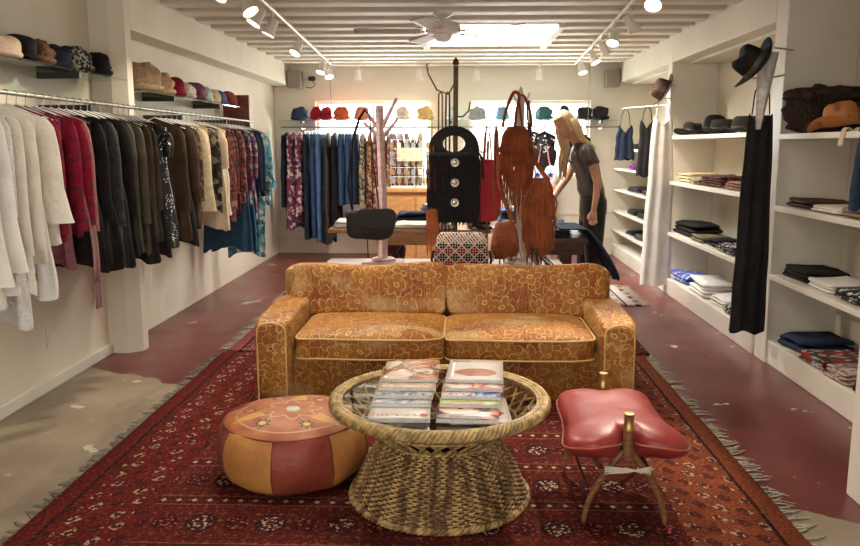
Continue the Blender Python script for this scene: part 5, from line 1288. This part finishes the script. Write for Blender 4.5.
# garments on pegs
PEG = plain('brass_peg', (.5, .36, .16), .35, metal=.8)
for (yy_, zz_, xx, lb) in ((5.06, 2.02, 2.05, 'wall peg holding the black fedora'), (7.70, 2.0, 2.03, 'wall peg holding the brown fedora')):
    tag(MB().tube([(xx-.10, yy_, zz_), (xx-.02, yy_, zz_-.01), (xx+.03, yy_+.035, zz_-.01)], .006, 6).build('hat_peg', PEG), lb, 'peg')
fedora('black fedora with gold pin hung tilted on the near divider panel', (1.825, 5.0, 1.91), (R(0), R(-60), R(-6)), FBL, plain('gold_band', (.08, .06, .03), .4), .095, .13, .17, None)
fedora('dark brown fedora hung tilted on the far divider panel', (1.95, 7.62, 1.93), (R(0), R(-62), R(-6)), FBR, BDM, .10, .12, .165, None)
def longdress(label, loc, w_, L, mat, rz=0, seed=0, strap=.12, name='hanging_dress', hem=1.0, fold=7, top_w=None):
    t = thing(name, label, 'dress', loc, rz); tw = top_w or w_*.7
    def f(u, v):
        a = 2*PI*u; ww = lerp(tw, w_*hem, v**.6); fo = 1 + .3*math.sin(fold*a + seed + v*2)
        return Vector((ww*math.cos(a) + .012*noise.noise(Vector((v*4, seed, 1))), .035*math.sin(a)*fo*(.5+v), -strap - L*v - .10*(1-abs(math.cos(a)))*(1-v)**6 + .012*math.sin(a*4+seed)*(v > .97)))
    MB().grid(f, 48, 26, cu=True).build('skirt', mat, t, auto=0)
    for s_ in (-1, 1):
        MB().tube([(s_*tw*.75, 0, -strap-.01), (s_*tw*.6, 0, -strap*.4), (s_*.01, 0, .0)], .007, 5, flat=.5).build('strap', mat, t)
    return t
longdress('long black dress hanging from the near divider panel', (1.865, 4.98, 1.83), .118, 1.38, BLC, 0, 3, .21, hem=.95, top_w=.072)
tag(MB().tube([(1.80, 4.99, 1.83), (1.95, 4.99, 1.84), (2.045, 5.1, 1.86)], .005, 6).build('wall_hook', PEG), 'brass hook carrying the long black dress', 'hook')
m = MB()
m.grid(lambda u, v: Vector((1.865 + .13*(u-.5)*(1-.75*v) - .03*v, 4.925 + .01*math.sin(u*7), 1.98 - .46*v)), 8, 12)
tag(m.build('silver_scarf', cloth('pearl_satin', (.62, .60, .56), rough=.3), solid=.003, auto=0), 'narrow pearl satin scarf hanging over the black dress', 'scarf')
longdress('long white gauze dress hanging from the far divider panel', (1.935, 7.60, 1.86), .150, 1.62, cloth('white_gauze', (.85, .82, .78), (.78, .74, .69), 10), 0, 5, .16, hem=1.0, top_w=.085)
tag(MB().tube([(1.93, 7.60, 1.862), (2.0, 7.62, 1.865), (2.05, 7.75, 1.87)], .005, 6).build('wall_hook', PEG), 'brass hook carrying the white gauze dress', 'hook')
t = longdress('black ribbed top hanging left of the white gauze dress', (1.87, 7.95, 1.80), .09, .56, BLC, R(10), 6, .12, 'camisole', 1.0)
t = longdress('navy camisole on a pale hanger left of the black top', (1.74, 8.35, 1.80), .10, .36, NVY, R(10), 7, .16, 'camisole', 1.1)
tag(MB().tube([(1.70, 8.36, 1.80), (1.76, 8.3, 1.81), (1.90, 7.95, 1.81), (2.06, 7.88, 1.82)], .007, 6).build('garment_hook', WIRE), 'white display arm holding the navy and black tops', 'hook')
# blue jacket at the right frame edge
t = garment('blue denim jacket hanging at the near right edge', (1.83, 3.42, 1.87), R(0), cloth('jacket_denim', (.035, .055, .10)), w_=.13, L=.62, sleeve=.0, group=None, seed=77, hw=.11, hang='dark hanger holding the blue denim jacket')
tag(MB().tube([(1.83, 3.42, 1.869), (1.92, 3.25, 1.87), (2.0, 3.105, 1.87)], .006, 6).build('wall_hook', PEG), 'brass hook carrying the blue denim jacket', 'hook')

# ------------------------------------------------------------------ ceiling: fan, tracks, spots
FW = plain('fan_white', (.80, .76, .70), .45)
FBL_ = plain('fan_blade_grey', (.42, .40, .37), .5)
t = thing('ceiling_fan', 'white five-blade ceiling fan in front of the skylight', 'ceiling fan', (-.12, 6.10, -.035))
MB().lathe([(0, 2.45), (.075, 2.45), (.075, 2.43), (.04, 2.41), (.02, 2.40), (.02, 2.385), (.06, 2.38), (.125, 2.365), (.135, 2.33), (.125, 2.295), (.07, 2.28), (.06, 2.25), (.04, 2.235), (0, 2.23)], 32).build('motor_housing', FW, t)
for k in range(5):
    a = R(40 + 72*k); b = MB()
    def bl(u, v, a=a):
        r_ = .17 + .50*v; w_ = (.052 + .018*v)*(1 - .35*max(0, v-.9)*8*abs(2*u-1)**2); q = (2*u-1)*w_
        return Vector((r_*math.cos(a) - q*math.sin(a), r_*math.sin(a) + q*math.cos(a), 2.305 + .15*q))
    b.grid(bl, 6, 14); o = b.build('blade', FBL_, t, solid=.008)
    MB().tube([(.10*math.cos(a), .10*math.sin(a), 2.31), (.20*math.cos(a), .20*math.sin(a), 2.298)], .012, 6, flat=.4).build('blade_bracket', FW, o)
BULB = glow('lit_spot_lens', (1, .88, .68), 14)
def spot_head(loc, aim, power, ang=75, label='', col=(1, .86, .68), blend=.7, dark=False, group='track spotlights'):
    t = thing('spotlight', label, 'spotlight', loc, 0, group)
    d = (Vector(aim) - Vector(loc)).normalized(); c = d*.02 + Vector((0, 0, -.10)); q = d.to_track_quat('Z', 'Y').to_matrix().to_4x4()
    M_ = Matrix.Translation(c) @ q
    MB().lathe([(0, -.065), (.026, -.065), (.036, -.035), (.038, .02), (.056, .062), (.051, .062), (.034, .03), (0, .025)], 20).xf(M_).build('lamp_body', FW, t)
    MB().lathe([(0, .050), (.044, .050), (.044, .055), (0, .055)], 20).xf(M_).build('lens', BULB if not dark else SHELFW, t)
    st = MB().tube([(0, 0, 0), (0, 0, -.045)], .010, 8)
    for s_ in (-1, 1):
        sd = (q @ Vector((s_*.052, 0, 0, 0))).to_3d(); st.tube([(0, 0, -.04), Vector((0, 0, -.05)) + sd, c + sd*.9], .005, 6)
    st.build('yoke', FW, t)
    if power:
        l = bpy.data.lights.new('spot_light', 'SPOT'); l.energy = power; l.color = col; l.spot_size = R(ang); l.spot_blend = blend; l.shadow_soft_size = .035
        o = bpy.data.objects.new('spot_light', l); C.objects.link(o); o.parent = t; o.location = c + d*.08; o.rotation_euler = d.to_track_quat('-Z', 'Y').to_euler()
    return t
def track(label, p0, p1):
    tag(MB().tube([p0, p1], .014, 6).build('lighting_track', FW), label, 'lighting track')
track('left ceiling lighting track', (-1.28, 3.6, 2.435), (-1.61, 10.1, 2.435)); track('right ceiling lighting track', (1.12, 3.6, 2.435), (1.45, 10.1, 2.435)); track('rear lighting conduit along the back wall', (-1.6, 10.05, 2.43), (1.45, 10.05, 2.43))
def tx(side, y_): return (-1.28 - .33*(y_-3.6)/6.5) if side < 0 else (1.12 + .33*(y_-3.6)/6.5)
HZ = 2.42
L_ = [(4.6, (-2.0, 3.9, 1.2), 60, 'left track spotlight nearest the camera'), (5.1, (-.1, 4.5, .4), 120, 'left track spotlight turned down to the sofa seats'), (5.56, (-2.1, 5.2, 1.2), 38, 'second left track spotlight lit over the dark clothes'), (6.05, (-2.1, 5.9, 1.0), 26, 'third left track spotlight turned to the far rail'), (7.34, (-2.1, 6.6, 1.0), 30, 'fourth left track spotlight with bright lens'),
      (9.17, (-1.95, 8.6, 1.0), 26, 'fifth left track spotlight toward the denim'), (9.75, (-1.2, 8.9, .6), 12, 'last left track spotlight near the back wall')]
for (y_, aim, pw, lb) in L_: spot_head((tx(-1, y_), y_, HZ), aim, pw, 85, lb)
R_ = [(4.4, (2.2, 4.6, 1.2), 4, 'right track spotlight nearest the camera'), (5.0, (.36, 3.25, .0), 150, 'right track spotlight aimed down at the stool and rug'), (5.95, (2.2, 6.2, 1.1), 22, 'right track spotlight over the middle bay'), (6.69, (.8, 5.9, .7), 28, 'right track spotlight over the jeans table'),
      (7.44, (2.0, 7.7, 1.3), 55, 'right track spotlight aimed at the white dress'), (8.21, (2.0, 7.7, 1.0), 30, 'right track spotlight over the far shelves'), (9.28, (1.7, 8.7, .9), 22, 'last right track spotlight near the back wall')]
for (y_, aim, pw, lb) in R_: spot_head((tx(1, y_), y_, HZ), aim, pw, 36 if y_ == 5.0 else 85, lb, blend=.35 if y_ == 5.0 else .7)
for xx, lb in ((-1.27, 'rear spotlight left of the branch stand'), (-.50, 'rear spotlight above the bag stand'), (.22, 'rear spotlight above the rust bags'), (1.0, 'rear spotlight above the woman')):
    spot_head((xx, 10.05, 2.415), (xx, 10.1, 1.4), 0, 80, lb, dark=True, group='rear spotlights')
# junction boxes and cable by the beams
GRY = plain('grey_metal_box', (.24, .21, .17), .5)
for (x0, lb) in ((-2.19, 'grey metal box under the left beam at the back wall'), (1.86, 'grey metal box beside the right beam at the back wall')):
    t = thing('wall_box', lb, 'electrical box', (x0, 10.22, 2.16)); MB().box(0, .17, -.08, .125, 0, .21).build('body', GRY, t, smooth=False, bevel=.005); MB().box(.012, .158, -.086, -.08, .012, .198).build('cover', GRY, t, smooth=False)
t = thing('camera_bracket', 'small black wall bracket with a looping cable next to the left grey box', 'bracket', (-1.90, 10.30, 2.28)); MB().sq((0, 0, 0), (.09, .08, .06), .5, .5).build('body', BRK, t); MB().tube([(0, -.02, -.02), (.05, -.03, -.08), (.0, -.03, -.12), (-.08, -.01, -.11)], .006, 6).build('cable', BRK, t)
t = thing('wall_outlet', 'white electrical outlet low on the left wall below the white clothes', 'outlet', (-2.409, 4.40, .30)); MB().box(0, .006, -.035, .035, -.055, .055).build('plate', SHELFW, t, smooth=False, bevel=.002)
for zc in (-.02, .02): MB().box(.006, .009, -.014, .014, zc-.013, zc+.013).build('socket', WIRE, t, smooth=False)
tag(MB().tube([(-1.62, 10.0, 2.42), (-1.61, 10.02, 2.0), (-1.60, 10.0, 1.668)], .004, 5).build('support_rod', CHR), 'thin rod dropping from the ceiling to the back rail', 'rod')
tag(MB().tube([(1.62, 10.0, 2.42), (1.62, 10.0, 1.668)], .004, 5).build('support_rod', CHR), 'thin rod dropping to the back rail right of the woman', 'rod')

# ------------------------------------------------------------------ the woman
SKIN = Mat('skin', .5, .35); SKIN.col(SKIN.mix(SKIN.noise(8, 3).sm(.35, .7), (.66, .36, .24), (.60, .31, .20))); SKIN.set('Subsurface Weight', .08); SKIN.set('Subsurface Radius', (.02, .008, .004)); SKIN = SKIN.m
def remesh(o, vox, smooth=3):
    m = o.modifiers.new('remesh', 'REMESH'); m.mode = 'VOXEL'; m.voxel_size = vox; m.use_smooth_shade = True
    if smooth: s_ = o.modifiers.new('smooth', 'SMOOTH'); s_.iterations = smooth; s_.factor = .5
W_ = thing('person', 'blonde woman in a grey-brown satin top and black trousers reaching to the jeans table', 'person', (1.13, 7.08, .015), R(0))
m = MB()
# torso: leaning slightly to the left (towards -x), facing -x and a little to the viewer
P_ = dict(pel=(.07, 0, .90), waist=(.05, 0, 1.05), chest=(.0, 0, 1.27), neck=(-.055, -.01, 1.44))
def sect(mb, rows, seg=24):
    mb.grid(lambda u, v: (lambda r_: Vector((r_[0] + r_[3]*math.cos(2*PI*u), r_[1] + r_[4]*math.sin(2*PI*u), r_[2])))(rows[round(v*(len(rows)-1))]), seg, len(rows), cu=True)
    n = len(rows)*seg; b = len(mb.v) - n; mb.f.append(tuple(b+i for i in reversed(range(seg)))); mb.f.append(tuple(b+n-seg+i for i in range(seg)))
# rows: cx, cy, z, rx (front-back), ry (side-side)
sect(m, [(.085, 0, .80, .085, .14), (.085, 0, .90, .105, .165), (.065, 0, 1.0, .09, .14), (.045, 0, 1.08, .08, .12), (.02, 0, 1.18, .088, .135), (-.005, 0, 1.28, .098, .15), (-.02, 0, 1.35, .085, .165), (-.035, -.0, 1.40, .06, .13), (-.045, 0, 1.43, .045, .07)])
m.tube([(-.04, 0, 1.38), (-.085, -.01, 1.46), (-.145, -.02, 1.53)], [.055, .048, .048], 14)
HC = Vector((-.190, -.035, 1.585))
hrot = Matrix.Rotation(R(-26), 3, 'Y') @ Matrix.Rotation(R(28), 3, 'Z')   # head bows forward, turned to viewer
def headf(u, v):
    th = -PI/2 + PI*v; ph = 2*PI*u
    d = Vector((-math.cos(th)*math.cos(ph), math.cos(th)*math.sin(ph), math.sin(th)))   # -x is the face
    p = Vector((d.x*.094, d.y*.074, d.z*.115))
    if d.z < 0: k = -d.z; p.y *= 1 - .28*k; p.x = p.x*(1 - .10*k) - .022*k*(1-k*.5)
    fr = max(0, -d.x)
    nose = math.exp(-((p.y)/.014)**2)*math.exp(-((p.z+.022)/.022)**2)*(fr > .3); p.x -= .024*nose
    p.x -= .006*math.exp(-(p.y/.012)**2)*math.exp(-((p.z-.008)/.02)**2)*(fr > .3)
    for s_ in (-1, 1): p.x += .010*math.exp(-((p.y-s_*.030)/.014)**2)*math.exp(-((p.z-.004)/.012)**2)*(fr > .3)
    p.x -= .007*math.exp(-((p.y)/.022)**2)*math.exp(-((p.z+.062)/.008)**2)*(fr > .3)
    p.x -= .010*math.exp(-((p.y)/.020)**2)*math.exp(-((p.z+.098)/.014)**2)*(fr > .2)
    return hrot @ p + HC
m.grid(headf, 64, 48, cu=True)
for s_ in (-1, 1):
    m.sq(tuple(HC + hrot @ Vector((.01, s_*.074, -.01))), (.03, .016, .055), 1, 1, 12, 8)
# arms: near arm hangs down, far arm reaches forward to the table
near = [(-.02, -.155, 1.365), (.04, -.185, 1.24), (.085, -.190, 1.09), (.075, -.20, .97), (.055, -.215, .85)]
farm = [(-.02, .155, 1.365), (-.07, .17, 1.24), (-.13, .16, 1.12), (-.21, .11, 1.02), (-.27, .06, .93)]
m.tube(near, [.052, .043, .036, .031, .023], 14); m.tube(farm, [.052, .043, .036, .031, .023], 14)
def hand(mb, w, d, side, spread):
    """palm from wrist w along d, five bent fingers"""
    d = Vector(d).normalized(); s_ = Vector(side).normalized(); n_ = d.cross(s_).normalized(); w = Vector(w)
    mb.tube([w - d*.015, w + d*.03, w + d*.075], [.022, .034, .034], 12, flat=.5, axis=tuple(n_))
    for k, (L, o_) in enumerate(((.062, -.028), (.074, -.010), (.070, .009), (.055, .027))):
        b = w + d*.070 + s_*o_; c = b + d*L*.45 + n_*.006 + s_*o_*spread; e = c + (d*.8 + n_*.55).normalized()*L*.3; f_ = e + (d*.55 + n_*.8).normalized()*L*.25
        mb.tube([b - d*.02, b, c, e, f_], [.009, .0092, .0085, .0078, .0065], 8)
    b = w + d*.022 - s_*.022; mb.tube([b, b - s_*.022 + d*.022 + n_*.008, b - s_*.028 + d*.045 + n_*.016, b - s_*.026 + d*.062 + n_*.022], [.012, .0115, .010, .0075], 8)
hand(m, near[-1], (-.05, -.05, -1), (1, .1, 0), .15)
hand(m, farm[-1], (-.75, -.35, -.45), (.3, -.9, 0), .2)
# legs
for s_ in (-1, 1):
    m.tube([(.085, s_*.075, .86), (.075 - .01*s_, s_*.085, .66), (.065-.02*s_, s_*.09, .47), (.085-.03*s_, s_*.09, .26), (.095-.03*s_, s_*.09, .085)], [.080, .074, .056, .050, .036], 14)
    fx = .095 - .03*s_; m.tube([(fx+.03, s_*.09, .045), (fx-.03, s_*.092, .045), (fx-.11, s_*.098, .03), (fx-.15, s_*.10, .022)], [.03, .038, .034, .02], 12, flat=.75, axis=(0, 0, 1))
b_ = m.build('body', SKIN, W_, auto=0); remesh(b_, .0055, 2)
SAT = Mat('pewter_satin', .36, .5); SAT.col(SAT.mix(SAT.noise(5, 3).sm(.35, .7), (.085, .068, .052), (.055, .044, .034))); SAT.bump(SAT.noise(9, 3, dist=1.5), .6, .03)
def clothfn(rows, folds=7, amp=.006):
    def f(u, v):
        i = v*(len(rows)-1); a = rows[int(min(i, len(rows)-2))]; b = rows[int(min(i, len(rows)-2))+1]; t_ = i - min(int(i), len(rows)-2)
        r_ = [lerp(a[q], b[q], t_) for q in range(5)]; an = 2*PI*u; k = 1 + amp/.1*math.sin(folds*an + v*5)
        return Vector((r_[0] + r_[3]*k*math.cos(an), r_[1] + r_[4]*k*math.sin(an), r_[2]))
    return f
m = MB().grid(clothfn([(.075, 0, .97, .112, .165), (.06, 0, 1.02, .118, .172), (.045, 0, 1.10, .105, .150), (.018, 0, 1.20, .108, .155), (-.006, 0, 1.28, .115, .168), (-.022, 0, 1.35, .100, .178), (-.036, 0, 1.405, .072, .135), (-.045, 0, 1.432, .055, .085)], 6, .005), 48, 30, cu=True)
m.build('blouse', SAT.m, W_, solid=.004, auto=0)
for pa in (near, farm):
    a, b = Vector(pa[0]), Vector(pa[1]); c = a + (b-a)*1.02
    MB().tube([a + Vector((.0, -.035*math.copysign(1, pa[0][1]), .012)), a, a + (b-a)*.5, c], [.058, .068, .066, .064], 16, cap=False).build('sleeve', SAT.m, W_, solid=.004, auto=0)
TRO = plain('black_satin_trousers', (.014, .013, .014), .4, nz=.3, bump=.5, nscale=6)
m = MB(); sect(m, [(.07, 0, 1.0, .104, .152), (.085, 0, .92, .120, .180), (.085, 0, .82, .122, .185), (.08, 0, .74, .10, .165)])
for s_ in (-1, 1): m.tube([(.085, s_*.08, .84), (.075-.01*s_, s_*.088, .66), (.065-.02*s_, s_*.09, .47), (.08-.03*s_, s_*.09, .26), (.09-.03*s_, s_*.09, .09)], [.104, .094, .082, .078, .080], 18)
o = m.build('trousers', TRO, W_, auto=0); remesh(o, .009, 3)
for s_ in (-1, 1):
    fx = .095 - .03*s_; MB().tube([(fx+.045, s_*.09, .046), (fx, s_*.09, .05), (fx-.11, s_*.098, .036), (fx-.165, s_*.10, .026)], [.034, .046, .042, .024], 12, flat=.75, axis=(0, 0, 1)).build('shoe', BLKL, W_, sub=1, auto=0)
HAIR = Mat('blonde_hair', .42, .5); hn = HAIR.noise(3, 4, HAIR.co(scale=(60, 60, 2.5)), rough=.7); HAIR.col(HAIR.mix(hn.sm(.3, .7), (.82, .62, .34), (.58, .38, .16))); HAIR.bump(hn, .6, .006)
m = MB()
def hairf(u, v):   # skull cap open at the face
    th = PI/2 - PI*.70*v; ph = PI*(.50 - .0*v) + (PI*1.0)*(u)*1.0   # around the back half plus sides
    ph = PI*(.36) + PI*1.28*u
    d = Vector((-math.cos(th)*math.cos(ph), math.cos(th)*math.sin(ph), math.sin(th)))
    p = Vector((d.x*.112 + .004, d.y*.093, d.z*.130 + .004)); p += d*.006*noise.noise(Vector((u*9, v*3, 0)))
    return hrot @ p + HC
m.grid(hairf, 40, 18)
def topf(u, v):
    th = R(30) + R(60)*v; ph = 2*PI*u; d = Vector((-math.cos(th)*math.cos(ph), math.cos(th)*math.sin(ph), math.sin(th)))
    return hrot @ Vector((d.x*.110 + .004, d.y*.092, d.z*.130+.004)) + HC
m.grid(topf, 40, 8, cu=True)
# long locks: behind the shoulder and one falling forward in front of the chest
rnd = random.Random(21)
for k in range(46):
    side = -1 if k < 23 else 1; t_ = (k % 23)/22
    a0 = hrot @ Vector((-.035 + .12*t_, side*(.082-.03*t_), .02)) + HC
    if side > 0:      # far side: falls forward in front of the chest
        a0 = hrot @ Vector((-.045 + .10*t_, .080-.02*t_, .0)) + HC
        tgt = Vector((-.235 + .06*t_ + .02*rnd.random(), .02 + .05*rnd.random(), 1.10 + .14*rnd.random())); mid = Vector((-.200 + .06*t_, .06, 1.38))
    else:             # near side: swept back over the ear, behind the shoulder
        a0 = hrot @ Vector((.015 + .08*t_, -.084+.03*t_, .03)) + HC
        tgt = Vector((.03 + .05*rnd.random(), -.09 + .11*t_, 1.34 + .06*rnd.random())); mid = Vector((-.075 + .05*t_, -.085 + .06*t_, 1.48))
    m.tube([a0, (a0+mid)/2 + Vector((.0, side*.012, 0)), mid, (mid+tgt)/2 + Vector((rnd.uniform(-.008, .008), side*.01, 0)), tgt], [.014, .016, .014, .012, .003], 6)
o = m.build('hair', HAIR.m, W_, solid=.004, auto=0)
DK = plain('dark_lashes', (.05, .03, .02), .6); LIP = plain('rose_lips', (.48, .10, .09), .4)
for s_ in (-1, 1):
    MB().sq(tuple(HC + hrot @ Vector((-.082, s_*.030, .003))), (.008, .026, .009), .9, .9, 12, 8).build('eye', DK, W_)
    MB().tube([HC + hrot @ Vector((-.086, s_*.016, .022)), HC + hrot @ Vector((-.088, s_*.030, .027)), HC + hrot @ Vector((-.080, s_*.044, .022))], .003, 5).build('eyebrow', plain('brow', (.30, .18, .08), .7), W_)
MB().sq(tuple(HC + hrot @ Vector((-.101, 0, -.061))), (.012, .036, .016), .9, .9, 14, 8).build('lips', LIP, W_)
MB().tube([farm[-1], tuple(Vector(farm[-1]) + Vector((.012, .008, .012)))], .030, 14).build('bracelet', plain('gold_bangle', (.6, .4, .15), .3, metal=.8), W_)
MB().tube([HC + hrot @ Vector((.0, -.085, -.03)), HC + hrot @ Vector((.0, -.086, -.055))], .006, 6).build('earring', SILV, W_)
